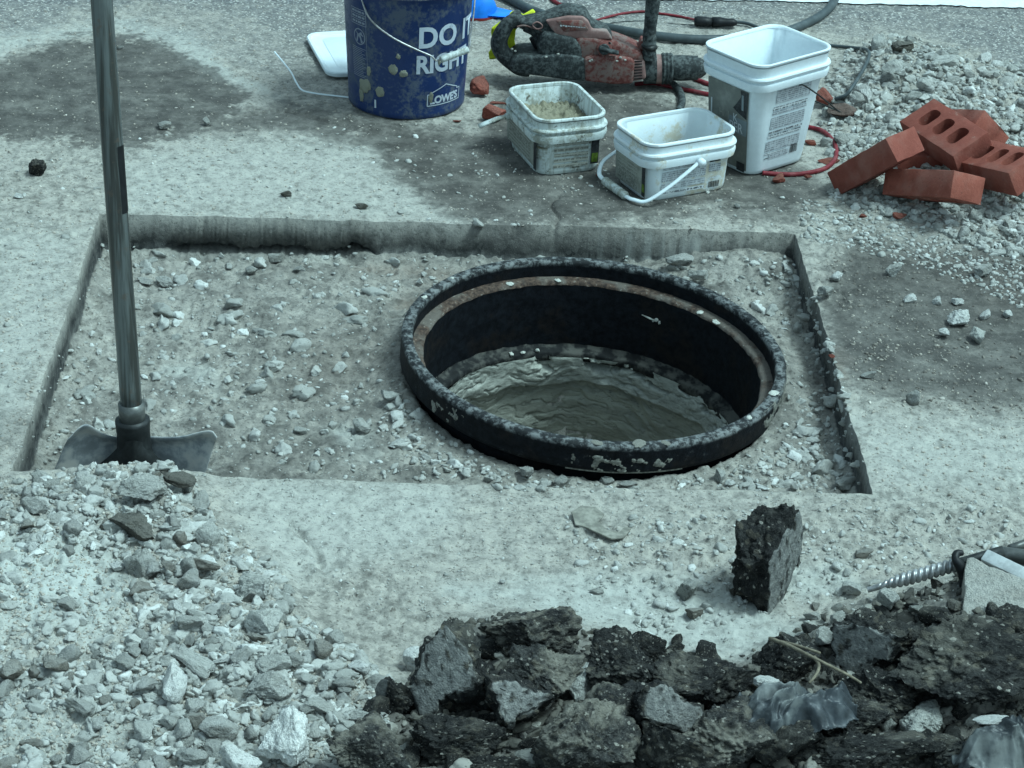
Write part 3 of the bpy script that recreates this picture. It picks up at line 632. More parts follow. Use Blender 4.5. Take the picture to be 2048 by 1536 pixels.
# dried mortar splashes on the casting
def splat(parent, x, y, z, s, seed, flat=.35, mat='splat'):
    me = rock_mesh('mortar_splash', 900 + seed, MAT[mat], sub=3, planes=3, amp=.30, fr=2.0, smooth=True)
    o = bpy.data.objects.new('mortar_splash', me); col.objects.link(o); o.parent = parent
    o.location = (x, y, z); o.scale = (s, s * .75, s * flat); o.rotation_euler = (0, 0, seed * 1.3)
for i, (a, r_, z, s, f) in enumerate([(118, .318, -.034, .009, .35), (157, .343, 0, .008, .3), (100, .317, -.034, .008, .35), (46, .317, -.036, .009, .35), (38, .316, -.036, .010, .35), (-22, .343, 0, .012, .4), (-40, .343, 0, .008, .3),
        (-92, .344, 0, .012, .16), (-80, .343, 0, .016, .12), (-72, .345, 0, .010, .15), (112, .292, -.178, .006, .6), (117, .292, -.178, .007, .6), (106, .292, -.177, .005, .9), (140, .344, 0, .005, .3)]):
    splat(mf, r_ * math.cos(R(a)), r_ * math.sin(R(a)), z, s, i, f, 'grime' if -95 < a < -60 else 'splat')
for i, (a, z, s) in enumerate([(61, -.088, .004)]):
    for k in range(3):
        splat(mf, .3105 * math.cos(R(a + k * 1.2)), .3105 * math.sin(R(a + k * 1.2)), z + .003 * (k == 1), s * (1, 1.3, .8)[k], 40 + k, 1.2)
sm = from_bm('splash_streak', tube_bm([(.3095 * math.cos(R(a)), .3095 * math.sin(R(a)), z) for a, z in ((68, -.082), (65, -.085), (62, -.087))], [.0008, .0020, .0015], 6), MAT['splat'], mf)
# light mortar smear hanging on the front of the band
def smear(a0, a1, z0, z1, seed, r0=.3562, mat='splat', thr=-.05, name='mortar_smear'):
    n, m = 60, 18; a = np.linspace(R(a0), R(a1), n); z = np.linspace(z0, z1, m); A, Zz = np.meshgrid(a, z)
    e = np.minimum(1 - np.abs(np.linspace(-1, 1, n))[None, :] ** 4, 1 - np.abs(np.linspace(-1, 1, m))[:, None] ** 4)
    th = (fbm(A * 16 + seed, Zz * 45 + A * 4, seed, 4, .65) - thr + .30) * e; th = np.clip(th, 0, .5) * .006 - .0012
    Rr = r0 + th; V = np.stack([Rr * np.cos(A), Rr * np.sin(A), Zz], -1).reshape(-1, 3)
    Fq = [[j * n + i, j * n + i + 1, (j + 1) * n + i + 1, (j + 1) * n + i] for j in range(m - 1) for i in range(n - 1)]
    link(name, mesh_np(name, V, np.array(Fq)), MAT[mat], mf)
smear(-100, -66, -.054, -.018, 3, .3540, 'grime', .30); smear(-34, -4, -.052, .000, 8, .3540, 'grime', .05); smear(-150, -128, -.05, -.008, 5, .3540, 'grime', .35)

# mortar coated chimney wall under the frame
n, m = 720, 230
a = np.linspace(0, 2 * np.pi, n, endpoint=False); z = np.linspace(-.186, -.62, m); A, Zz = np.meshgrid(a, z)
ca, sa = np.cos(A), np.sin(A)
wv = fbm(ca * 1.3, sa * 1.3, Zz * 2, 2) * .05 + .012 * fbm(ca * 5, sa * 5, Zz * 9, 3)
q = Zz + wv
ster = lambda x, k: (x * k - np.floor(x * k))  # torn terraces left by the trowel
base_ = fbm(ca * 1.7 + 3, sa * 1.7, q * 9, 3, .5); t2 = fbm(ca * 3.1 + 9, sa * 3.1, q * 24, 3, .55)
terr = np.abs(ster(base_ * .8 + q * 7.0, 1.6) - .5) * 2; terr2 = ster(t2 * .6 + q * 9, 1.7)
str1 = base_; tear = np.clip(fbm(ca * 12, sa * 12, q * 70, 4, .65), -.2, 1)
zl = -.250 + .010 * fbm(ca * 4, sa * 4, 7.7, 2)
lipw = sstep(-.010, .003, Zz - zl); side = sstep(-.9, .15, ca)
Rr = .285 + base_ * .009 + t2 * .0014 + terr ** 6 * .0055 * (perlin(ca * 2, sa * 2, q * 9) > -.1) + sstep(.75, 1, terr2) * .003 - tear * .0014 + (1 - lipw) * (.003 + .018 * side)
hole = sstep(.22, .42, fbm(ca * 6 + 2, sa * 6, Zz * 26, 3)) * sstep(-.225, -.21, Zz) * sstep(-.55, .1, ca)
Rr += hole * .02
V = np.stack([Rr * ca, Rr * sa, Zz], -1).reshape(-1, 3)
i = np.arange(n); j = (i + 1) % n
Fq = np.concatenate([np.stack([k * n + i, k * n + j, (k + 1) * n + j, (k + 1) * n + i], 1) for k in range(m - 1)])[:, ::-1]
me = mesh_np('mortar_lining', V, Fq); attr(me, 'lip', (lipw * (.75 + .4 * str1)).clip(0, 1))
o = link('mortar_lining', me, MAT['mortar']); o.location = (RC[0], RC[1], 0); o.rotation_euler = mf.matrix_basis.to_euler()
tag(o, 'freshly trowelled wet mortar wall lining the shaft inside the manhole frame', 'mortar')
bm = bmesh.new(); bmesh.ops.create_circle(bm, cap_ends=True, radius=.34, segments=48)
o = from_bm('shaft_floor', bm, MAT['dark']); o.location = (RC[0], RC[1], -.61); o['kind'] = 'structure'; o['label'] = 'dark bottom of the manhole shaft'

# ------------------------------------------------------------------ shovel
YB = 3.335
sb = PY(263, 815, YB); st = PY(203, 0, YB + .035)
dirv = (st - sb) / np.linalg.norm(st - sb)
root = empty('shovel', tuple(PY(265, 930, YB)), 'square shovel with a grey pole handle standing upright in the left corner of the pit', 'shovel')
def W(o): o.parent = root; o.matrix_parent_inverse = Matrix.Translation(root.location).inverted(); return o
top = sb + dirv * 1.32
shaft = from_bm('shaft', tube_bm([sb - dirv * .03 + (top - sb + dirv * .03) * k / 20 for k in range(21)], [.0180, .0158], 32), MAT['pole']); W(shaft)
# dark sticker wrapped on the right side of the pole
def pole_at(v): # point of the axis seen at photo row v
    t = np.linspace(-.25, 1.4, 4000); q = sb[None] + dirv[None] * t[:, None]; uu, vv = proj(q); return q[np.abs(vv - v).argmin()]
pa, pb = pole_at(288), pole_at(422)
sv, sf = [], []
side = np.cross(dirv, (0, 1, 0)); side /= np.linalg.norm(side); fr = np.cross(side, dirv)
if side[0] < 0: side = -side
if fr[1] > 0: fr = -fr
for k in range(13):
    q = pa + (pb - pa) * k / 12
    for g in range(9):
        an = R(-8 + 62 * g / 8); sv.append(q + .0178 * (math.cos(an) * side + math.sin(an) * fr))
for k in range(12):
    for g in range(8): sf.append([k * 9 + g, k * 9 + g + 1, (k + 1) * 9 + g + 1, (k + 1) * 9 + g])
W(link('sticker', mesh_np('sticker', np.array(sv), np.array(sf)), MAT['black']))
f0 = pole_at(806); f1 = pole_at(850); f2 = pole_at(838); f3 = pole_at(866)
W(from_bm('ferrule', tube_bm([f0, f0 * .6 + f1 * .4, f1], .0218, 32), MAT['steel']))
W(from_bm('socket', tube_bm([f2, f2 * .75 + f3 * .25, f3, f3 - dirv * .03, f3 - dirv * .09], [.0285, .0288, .0275, .029, .040], 32, cap=True), MAT['dkmetal']))
# blade: curved sheet with rolled steps, spread sideways behind the front edge of the pit
nu, nv = 121, 60
tu = np.linspace(-1, 1, nu); bl = []
topv = np.interp(tu, [-1, -.95, -.88, -.78, -.66, -.5, -.35, -.2, 0, .2, .35, .5, .65, .78, .88, .95, .985, 1], [872, 852, 840, 836, 842, 856, 864, 868, 872, 868, 866, 864, 859, 853, 850, 852, 858, 870]); topv = np.convolve(np.pad(topv, 3, 'edge'), np.ones(7) / 7, 'valid')
xl = np.interp(tu, [-1, 0, 1], [0, 0, 0])
for jv in range(nv):
    g = jv / (nv - 1)
    row = []
    for iu, t in enumerate(tu):
        u0 = np.interp(t, [-1, 0, 1], [150, 265, 444]); u1 = np.interp(t, [-1, 0, 1], [98, 262, 405])
        v = topv[iu] + (1040 - topv[iu]) * g; uu = u0 + (u1 - u0) * min(1, (v - 840) / 125)
        y = YB + .028 - .045 * abs(t) ** 1.6 - .020 * g
        roll = math.exp(-(g / .10) ** 2) * (.35 + .65 * min(1, abs(t) * 1.6)); p = PY(uu, v, y); p = p + np.array([0, -.020 * roll + .0012 * math.sin(t * 9 + g * 5), 0.0])
        row.append(p)
    bl.append(row)
bl = np.array(bl); th = np.array([0, .0022, 0])
V = np.concatenate([bl.reshape(-1, 3), (bl + th).reshape(-1, 3)]); N0 = nu * nv; Fq = []
for jv in range(nv - 1):
    for iu in range(nu - 1):
        a_ = jv * nu + iu; Fq.append([a_, a_ + 1, a_ + nu + 1, a_ + nu]); Fq.append([N0 + a_, N0 + a_ + nu, N0 + a_ + nu + 1, N0 + a_ + 1])
for iu in range(nu - 1): Fq.append([iu + 1, iu, N0 + iu, N0 + iu + 1])
for jv in range(nv - 1):
    a_ = jv * nu; Fq.append([a_, a_ + nu, N0 + a_ + nu, N0 + a_]); a_ = jv * nu + nu - 1; Fq.append([a_ + nu, a_, N0 + a_, N0 + a_ + nu])
W(link('blade', mesh_np('blade', V, np.array(Fq)), MAT['blade']))
# raised frog that fans from the socket into the blade
fg = []
for g in np.linspace(0, 1, 16):
    v = 880 + 90 * g; hw = 26 + 16 * g + 92 * g ** 1.45; row = []
    for t in np.linspace(-1, 1, 21):
        y = YB - .040 + .026 * abs(t) ** 1.5 + .016 * g * abs(t)
        row.append(PY(266 + t * hw, v + 6 * abs(t) * (1 - g), y))
    fg.append(row)
fg = np.array(fg); V = fg.reshape(-1, 3); Fq = np.array([[j * 21 + i, j * 21 + i + 1, (j + 1) * 21 + i + 1, (j + 1) * 21 + i] for j in range(15) for i in range(20)])
W(link('frog', mesh_np('frog', V, Fq), MAT['dkmetal']))

# ------------------------------------------------------------------ blue bucket
BC = Vector((-.0800, 4.930, 0)); BR0, BR1 = .131, .150
bz = float(H(BC.x, BC.y)) + .002
bk = empty('blue_bucket', (BC.x, BC.y, bz), 'tall dark blue plastic bucket smeared with dried mud and pale lettering', 'bucket')
def br(z): return BR0 + (BR1 - BR0) * z / .365
def circ(r, z, n=96): return [(r * math.cos(2 * math.pi * i / n), r * math.sin(2 * math.pi * i / n), z) for i in range(n)]
prof = [(BR0 - .006, .003), (BR0 - .001, 0), (BR0 + .0012, .003), (br(.012) + .001, .012), (br(.016), .016), (br(.15), .15), (br(.36), .36), (br(.36) + .003, .366), (br(.36) - .003, .366), (br(.05) - .003, .012), (.01, .010)]
from_bm('body', loft([circ(r, z) for r, z in prof], True, True, True), MAT['blue'], bk, auto=50)
bp = [(br(.284), .284), (br(.284) + .010, .2845), (br(.3) + .0105, .300), (br(.3) + .0105, .316), (br(.33), .317), (br(.34), .335), (br(.34) + .006, .336), (br(.345) + .006, .343), (br(.345), .344)]
from_bm('rim_band', loft([circ(r, z) for r, z in bp], True), MAT['bluerim'], bk, auto=40)
def ang_x(dx): return math.asin(max(-1, min(1, dx)))
TH0 = -math.pi / 2 + math.atan2(BC.x, BC.y) * 0
VIEW = math.atan2(-BC.y, -BC.x)  # direction from the bucket to the viewer
def bend(o, th_c, z_c, off=.0009):
    """wrap flat lettering (x right, y up) round the bucket wall"""
    me = o.data; bm = bmesh.new(); bm.from_mesh(me)
    xs_ = [v.co.x for v in bm.verts]; a0, a1 = min(xs_), max(xs_); q = a0 + .003
    while q < a1:
        g = bm.verts[:] + bm.edges[:] + bm.faces[:]
        bmesh.ops.bisect_plane(bm, geom=g, plane_co=(q, 0, 0), plane_no=(1, 0, 0), dist=1e-6); q += .003
    for v in bm.verts:
        z = z_c + v.co.y; r = br(z) + off + v.co.z; th = VIEW + th_c + v.co.x / br(z); v.co = (r * math.cos(th), r * math.sin(th), z)
    bm.to_mesh(me); bm.free(); return o
def text_mesh(body, size, name, xs_=1.0, bold=0.0, spacing=1.0):
    c = bpy.data.curves.new(name, 'FONT'); c.body = body; c.size = size; c.offset = bold; c.space_character = spacing; c.resolution_u = 4
    t = bpy.data.objects.new(name, c); col.objects.link(t)
    me = bpy.data.meshes.new_from_object(t.evaluated_get(bpy.context.evaluated_depsgraph_get()))
    bpy.data.objects.remove(t); bpy.data.curves.remove(c)
    for v in me.vertices: v.co.x *= xs_
    me.name = name; return me
def btext(body, size, th, z, mat='txt', name='lettering', xs_=1.0, bold=.0012, sp=1.0):
    o = link(name, text_mesh(body, size, name, xs_, bold, sp), MAT[mat], bk, False); return bend(o, R(th), z)
def bquads(name, quads, th, z, mat, off=.0008):
    bm = bmesh.new()
    for q in quads:
        if len(q) == 4 and not hasattr(q[0], '__len__'):
            x0, y0, x1, y1 = q; q = [(x0, y0), (x1, y0), (x1, y1), (x0, y1)]
        bm.faces.new([bm.verts.new((x, y, 0)) for x, y in q])
    me = bpy.data.meshes.new(name); bm.to_mesh(me); bm.free(); return bend(link(name, me, MAT[mat], bk, False), R(th), z, off)
btext('DO IT', .066, 9.2, .172, bold=.0022, xs_=.95, sp=1.05)
btext('RIGHT', .058, 7.8, .111, bold=.0020, xs_=.88)
btext('FOR LESS', .020, 9, .092, 'txtd', bold=.0004) if False else None
# gabled house outline with the store name in it
g = .0022
def strip(p, q, w=g):
    (x0, y0), (x1, y1) = p, q; dx, dy = x1 - x0, y1 - y0; l = math.hypot(dx, dy); nx_, ny2 = -dy / l * w / 2, dx / l * w / 2
    ex, ey = dx / l * w / 2, dy / l * w / 2
    return [(x0 - ex + nx_, y0 - ey + ny2), (x0 - ex - nx_, y0 - ey - ny2), (x1 + ex - nx_, y1 + ey - ny2), (x1 + ex + nx_, y1 + ey + ny2)]
hs_ = [(0, 0), (0, .027), (.010, .027), (.010, .031), (.047, .046), (.084, .031), (.084, .027), (.094, .027), (.094, 0), (0, 0)]
bquads('store_logo', [strip(a, b) for a, b in zip(hs_, hs_[1:])], 20.5, .030, 'txt')
btext("LOWE'S", .0245, 23.0, .0345, bold=.0011, xs_=.97, sp=.95, name='store_name')
# warning label: framed lines, round pictogram and fine print
bquads('warning_frame', [strip(a, b, .0016) for a, b in zip([(0, 0), (.050, 0), (.050, .036), (0, .036), (0, 0), (0, .012), (.05, .012), (.05, .024), (0, .024)], [(.050, 0), (.050, .036), (0, .036), (0, 0), (0, .012), (.05, .012), (.05, .024), (0, .024), (0, .036)])] +
       [(x, y, x + w_, y + .005) for y in (.0035, .0155, .0275) for x, w_ in ((.004, .010), (.016, .006), (.024, .012), (.038, .008))], -60, .206, 'txtd')
rg = []
for k in range(28):
    a0, a1 = 2 * math.pi * k / 28, 2 * math.pi * (k + 1) / 28
    rg.append([(.019 * math.cos(a0), .019 * math.sin(a0)), (.019 * math.cos(a1), .019 * math.sin(a1)), (.0165 * math.cos(a1), .0165 * math.sin(a1)), (.0165 * math.cos(a0), .0165 * math.sin(a0))])
rg.append(strip((-.013, .012), (.013, -.012), .0022))
rg += [strip((-.008, -.010), (-.004, .004), .005), strip((.007, -.011), (.004, .0), .005), strip((-.004, .002), (.006, .008), .006), strip((.004, .006), (.012, .004), .003)]
bquads('pictogram', rg, -49, .178, 'txtd')
bquads('small_print', [(0, -k * .0042, .046 - (k * 7 % 5) * .003, -k * .0042 + .0014) for k in range(17)] + [(.0485, -.078, .0495, .105)], -60, .150, 'txtd')
btext('1', .026, -34, .020, name='bucket_mark', bold=.001)
# dried mud pats on the wall
def pat(th, z, s, sy, seed):
    me = rock_mesh('mud_pat', 700 + seed, MAT['mudpat'], sub=3, planes=0, amp=.42, fr=1.8, smooth=True); o = bpy.data.objects.new('mud_pat', me); col.objects.link(o); o.parent = bk
    th = VIEW + R(th); r = br(z); o.location = (r * math.cos(th), r * math.sin(th), z); o.rotation_euler = (0, 0, th); o.scale = (.0035, s, sy)
MAT['mudpat'] = m_simple('dried mud', (.26, .265, .215), .9, 0, 120, .3, .5)
for k, (th, z, s, sy) in enumerate([(-44, .066, .020, .020), (-26, .060, .013, .014), (-38, .104, .006, .014), (-13, .118, .012, .014), (-3, .11, .010, .009), (24, .052, .007, .015), (-8, .150, .006, .008), (31, .134, .005, .010), (-49, .040, .008, .02)]): pat(th, z, s, sy, k)
# wire bail with its roll grip hanging down the front
hl = []
for u, v, th in ((722, -6, None), (735, 30, None), (756, 54, None), (790, 78, None), (830, 98, None), (862, 112, None), (872, 121, None), (882, 118, None), (900, 112, None), (936, 98, None), (941, 70, None), (947, 30, None), (950, -6, None)):
    dy = {722: -.10, 735: -.125, 756: -.14, 790: -.150, 830: -.153, 862: -.152, 872: -.151, 882: -.150, 900: -.146, 936: -.125, 941: -.11, 947: -.09, 950: -.07}[u]
    hl.append(PY(u, v, BC.y + dy) - np.array([BC.x, BC.y, bz]))
gp1, gp2 = hl[7], hl[9]
hw_ = from_bm('wire_handle', tube_bm(spline(hl, 6), .0021, 8), MAT['bit'], bk)
from_bm('grip', tube_bm([gp1 + (gp2 - gp1) * k / 12 + np.array([0, -.004, 0]) for k in range(13)], [.0078, .0072, .0080, .0070, .0080, .0072, .0080, .0070, .0080, .0072, .0080, .0070, .0078], 14), MAT['whited'], hw_)

# ------------------------------------------------------------------ square tubs
def tub(name, x, y, rz, ha, hb, h, t, label, mat, band, cr=.034, zofs=0.0):
    z0 = float(H(x, y)) + zofs
    r = empty(name, (x, y, z0), label, 'tub', rot=(0, 0, rz))
    def L(z, g=0.0, rr=0.0):
        k = (h - z) / h; return rrect(ha - .010 - (t - .010) * k + g, hb - .010 - (t - .010) * k + g, cr + rr + g * .6, z)
    lo = [L(.004, -.012), L(0, -.006), L(.004, -.001), L(.012), L(h * .5), L(h - .002, .0), L(h, .002), L(h + .001, .0005), L(h - .001, -.002), L(h * .5, -.0025), L(.006, -.004), L(.004, -.02)]
    from_bm('body', loft(lo, True, True, True), mat, r, auto=50)
    # bands: skirt, lower bead and upper bead under the lip
    b1 = h - band
    bd = [L(b1, .0005), L(b1 - .001, .010), L(b1 + .012, .0115), L(b1 + .016, .010), L(b1 + .017, .006), L(b1 + .021, .0055), L(b1 + .022, .0105), L(b1 + .026, .0115), L(b1 + .029, .010), L(b1 + .030, .004), L(h - .010, .003), L(h - .006, .004)]
    from_bm('rim_band', loft(bd, True), mat, r, auto=35)
    from_bm('lip', loft([L(h - .005, .002), L(h - .003, .0052), L(h + .0015, .0048), L(h + .003, .002), L(h + .0015, -.002), L(h - .004, -.0025)], True), mat, r, auto=60)
    return r, z0, L
def face_pt(L_t, side, s, z, off):
    """point on a wall: side 'front' (-y) or 'left' (-x); s metres along the wall"""
    ha, hb, h, t = L_t; k = (h - z) / h
    A = ha - .010 - (t - .010) * k; B = hb - .010 - (t - .010) * k
    return (s, -B - off, z) if side == 'front' else (-A - off, -s, z)
def panel(parent, Lt, side, s0, s1, z0, z1, off, mat, name, taper=0.0):
    ps = [face_pt(Lt, side, s, z, off) for s, z in ((s0, z0), (s1, z0), (s1 * (1 + taper), z1), (s0 * (1 + taper), z1))]
    bm = bmesh.new(); bm.faces.new([bm.verts.new(p) for p in ps]); return from_bm(name, bm, MAT[mat], parent, False)
def wall_text(parent, Lt, side, body, size, s, z, off, mat, xs_=1.0, bold=.0003, name='lettering'):
    me = text_mesh(body, size, name, xs_, bold)
    for v in me.vertices:
        v.co = Vector(face_pt(Lt, side, s + v.co.x, z + v.co.y, off))
    return link(name, me, MAT[mat], parent, False)
def barcode(parent, Lt, s, z, w_, h_, off=.0016):
    bm = bmesh.new(); rs = random.Random(3); q = s
    while q < s + w_:
        b = rs.choice((.0008, .0012, .002)); ps = [face_pt(Lt, 'front', a, zz, off) for a, zz in ((q, z), (q + b, z), (q + b, z + h_), (q, z + h_))]
        bm.faces.new([bm.verts.new(p) for p in ps]); q += b + rs.choice((.0008, .0012))
    from_bm('barcode', bm, MAT['ink'], parent, False)
# tall white tub
tt, tz, LT = tub('tall_tub', .6923, 4.6388, .6675, .1212, .0985, .262, .034, 'tall white square tub with a grey printed label on its left side', MAT['whitep'], .058)
Lt = (.1212, .0985, .262, .034)
panel(tt, Lt, 'left', -.062, .054, .012, .196, .0012, 'labelgrey', 'side_label', .06)
panel(tt, Lt, 'left', -.002, .053, .092, .128, .0020, 'slate', 'label_block', .03)
bm = bmesh.new(); bm.faces.new([bm.verts.new(face_pt(Lt, 'left', s, z, .0024)) for s, z in ((.053, .132), (.057, .194), (.034, .194), (.036, .180), (.022, .160), (.012, .148), (.026, .141))])
from_bm('label_picture', bm, MAT['ink'], tt, False)
panel(tt, Lt, 'left', .038, .044, .150, .185, .0028, 'slate', 'label_highlight')
panel(tt, Lt, 'left', -.056, -.052, .090, .150, .0020, 'labelpale', 'label_edge')
panel(tt, Lt, 'left', .026, .050, .008, .028, .0026, 'ink', 'label_foot')
wall_text(tt, Lt, 'left', 'PER', .030, .001, .096, .0026, 'labelpale', .85, .0002)
wall_text(tt, Lt, 'left', 'K', .026, .012, .118, .0026, 'labelpale', .85, .0002)
wall_text(tt, Lt, 'left', 'H  I', .024, -.030, .118, .0026, 'labelold', .85, .0001)
for (z0_, z1_, nm, s0_, s1_) in ((.166, .196, 'print', -.046, .056), (.150, .158, 'printbold', -.050, .052), (.140, .147, 'print', -.050, .052), (.106, .134, 'print', -.051, .050), (.095, .101, 'printbold', -.052, .048), (.085, .092, 'printbold', -.053, .047), (.054, .078, 'print', -.054, .046), (.034, .046, 'print', -.040, .018), (.046, .050, 'printbold', -.055, .010)):
    panel(tt, Lt, 'front', s0_, s1_, z0_, z1_, .0012, nm, 'label_text')
barcode(tt, Lt, .024, .034, .022, .020)
panel(tt, Lt, 'front', -.054, -.040, .036, .038, .0014, 'ink', 'label_mark')
hp = [(0, -.100, .205), (.004, -.112, .206), (.06, -.112, .168), (.113, -.110, .128), (.122, -.10, .122), (.122, .06, .122), (.113, .110, .128), (.06, .112, .168), (0, .100, .205)]
from_bm('wire_handle', tube_bm(spline(hp, 6), .0018, 8), MAT['dkmetal'], tt)
# white front tub
wt, wz, LW = tub('white_tub', .4928, 4.4927, .4605, .1177, .0845, .1310, .0158, 'low open white tub with its carrying handle folded down to the left', MAT['whites'], .050)
Lw = (.1177, .0845, .1310, .0158)
panel(wt, Lw, 'left', -.060, .052, .012, .080, .0012, 'labelold', 'side_label')
panel(wt, Lw, 'left', .050, .064, .012, .080, .0020, 'ink', 'label_strip')
panel(wt, Lw, 'left', .052, .062, .022, .040, .0026, 'green', 'label_picture')
for k in range(7): panel(wt, Lw, 'left', -.050 + (k % 2) * .004, .030, .018 + k * .0085, .0225 + k * .0085, .0020, 'printold', 'label_text')
for (a0, a1, z0_, z1_, nm) in ((-.070, .030, .070, .082, 'print'), (-.070, .036, .044, .066, 'print'), (-.070, .036, .026, .040, 'print'), (-.070, .036, .014, .022, 'printbold'), (.044, .072, .050, .068, 'print'), (.046, .066, .034, .037, 'printbold')):
    panel(wt, Lw, 'front', a0, a1, z0_, z1_, .0012, nm, 'label_text')
panel(wt, Lw, 'front', .044, .070, .072, .079, .0016, 'ink', 'label_box')
barcode(wt, Lw, .046, .013, .024, .014)
# moulded bail lying on the ground to the left
zc = .010
hp = [(.010, -.092, .090), (-.015, -.096, .076), (-.07, -.094, .040), (-.112, -.084, .014), (-.128, -.060, zc), (-.134, -.040, zc), (-.138, 0, .012), (-.142, .040, .016), (-.144, .060, .024), (-.120, .088, .036), (-.084, .097, .050), (-.02, .097, .080), (.010, .092, .090)]
hd = from_bm('handle', tube_bm(spline(hp, 6), .0048, 10, flat=.6), MAT['whitep'], wt)
gpts = [(-.1345 - .0075 * k / 16, -.038 + .078 * k / 16, .0105 + .005 * k / 16) for k in range(17)]
from_bm('grip', tube_bm(gpts, [.0085 + .0014 * (k % 2) for k in range(17)], 14), MAT['whited'], hd)
from_bm('pivot', tube_bm([(.008, -.088, .086), (.008, -.101, .086)], .009, 16), MAT['whitep'], hd)
# dirty mortar tub
dt, dz_, LD = tub('mortar_tub', .2471, 4.6226, .3309, .0870, .1110, .1290, .0142, 'low dirty tub holding wet mortar, its sides streaked with mud', MAT['whited'], .050)
Ld = (.0870, .1110, .1290, .0142)
gx, gy = np.meshgrid(np.linspace(-1, 1, 60), np.linspace(-1, 1, 60))
hx_, hy_ = .0745, .0985
back = sstep(-.1, .5, np.maximum(gy, gx * .9))
mz = .066 + back * (.018 + .012 * np.abs(perlin(gx * 6, gy * 6, 2.2)) + .006 * perlin(gx * 14, gy * 14, 3.3)) + .0008 * perlin(gx * 10, gy * 10, 1.1)
V = np.stack([gx * hx_, gy * hy_, mz], -1).reshape(-1, 3); Fq = np.array([[j * 60 + i, j * 60 + i + 1, (j + 1) * 60 + i + 1, (j + 1) * 60 + i] for j in range(59) for i in range(59)])
o = link('wet_mortar', mesh_np('wet_mortar', V, Fq), m_mortar('tub mortar', (.16, .145, .10), (.25, .23, .165))); o.location = dt.location; o.rotation_euler = dt.rotation_euler
tag(o, 'pool of wet brown mortar inside the low dirty tub', 'mortar')
panel(dt, Ld, 'left', -.095, .070, .016, .078, .0012, 'labelold', 'side_label')
panel(dt, Ld, 'left', .072, .088, .012, .078, .0020, 'ink', 'label_strip')
panel(dt, Ld, 'front', .044, .062, .020, .079, .0016, 'ink', 'label_strip')
panel(dt, Ld, 'front', .046, .060, .024, .045, .0022, 'green', 'label_picture')
for k in range(5): panel(dt, Ld, 'front', -.040, .038, .018 + k * .0125, .026 + k * .0125, .0012, 'printold', 'label_text')
for k in range(6): panel(dt, Ld, 'left', -.080, .050, .020 + k * .0095, .026 + k * .0095, .0020, 'printold', 'label_text')
hd = from_bm('handle', tube_bm([(-.083, .060, .078), (-.092, .062, .080), (-.11, .066, .074), (-.135, .070, .064), (-.150, .072, .058)], [.006, .0075, .009, .010, .0095], 8, flat=.4), MAT['whited'], dt)
from_bm('pivot', tube_bm([(-.080, .058, .080), (-.0935, .058, .080)], .008, 14), MAT['whited'], hd)

# ------------------------------------------------------------------ bricks
def brick_mesh(holes=True, seed=0, L=.2, Wd=.095, T=.057):
    bm = bmesh.new(); rs = random.Random(seed)
    def loop(pts): 
        vs = [bm.verts.new((x, y, T / 2)) for x, y in pts]; return [bm.edges.new((vs[i], vs[(i + 1) % len(vs)])) for i in range(len(vs))]
    n1, n2 = 12, 6; P0 = []
    for i in range(n1): P0.append((-L / 2 + L * i / n1, -Wd / 2))
    for i in range(n2): P0.append((L / 2, -Wd / 2 + Wd * i / n2))
    for i in range(n1): P0.append((L / 2 - L * i / n1, Wd / 2))
    for i in range(n2): P0.append((-L / 2, Wd / 2 - Wd * i / n2))
    ed = loop(P0)
    if holes:
        for cx_ in (-.052, 0, .052):
            pts = []; a, b, r = .0165, .0265, .0135
            for (sx, sy, a0) in ((1, 1, 0), (-1, 1, 90), (-1, -1, 180), (1, -1, 270)):
                for k in range(5):
                    an = R(a0 + 22.5 * k); pts.append((cx_ + sx * (a - r) + r * math.cos(an), sy * (b - r) + r * math.sin(an)))
            ed += loop(pts)
    bmesh.ops.triangle_fill(bm, edges=ed, use_beauty=True)
    g = bmesh.ops.extrude_face_region(bm, geom=bm.faces[:])
    vs = [e for e in g['geom'] if isinstance(e, bmesh.types.BMVert)]
    bmesh.ops.translate(bm, verts=vs, vec=(0, 0, -T)); bmesh.ops.recalc_face_normals(bm, faces=bm.faces[:])
    outer = [e for e in bm.edges if len(e.link_faces) == 2 and e.calc_face_angle(0) > R(50) and (abs(abs(e.verts[0].co.x) - L / 2) < 1e-5 or abs(abs(e.verts[0].co.y) - Wd / 2) < 1e-5)]
    bmesh.ops.bevel(bm, geom=outer, offset=.0022, segments=2, affect='EDGES', profile=.5, clamp_overlap=True)
    for v in bm.verts:
        k = perlin(np.array([v.co.x * 60 + seed]), np.array([v.co.y * 60]), np.array([v.co.z * 60]))[0]; k2 = perlin(np.array([v.co.x * 15 + seed]), np.array([v.co.y * 15]), np.array([v.co.z * 15]))[0]
        if abs(v.co.x) > L / 2 - .004 or abs(v.co.y) > Wd / 2 - .004: v.co += Vector((v.co.x, v.co.y, v.co.z)).normalized() * (k * .0022 + k2 * .0016 - (.004 if k > .45 else 0))
    me = bpy.data.meshes.new('brick'); bm.to_mesh(me); bm.free(); me.materials.append(MAT['brick']); me.shade_smooth()
    try: me.set_sharp_from_angle(angle=R(30))
    except Exception: pass
    return me
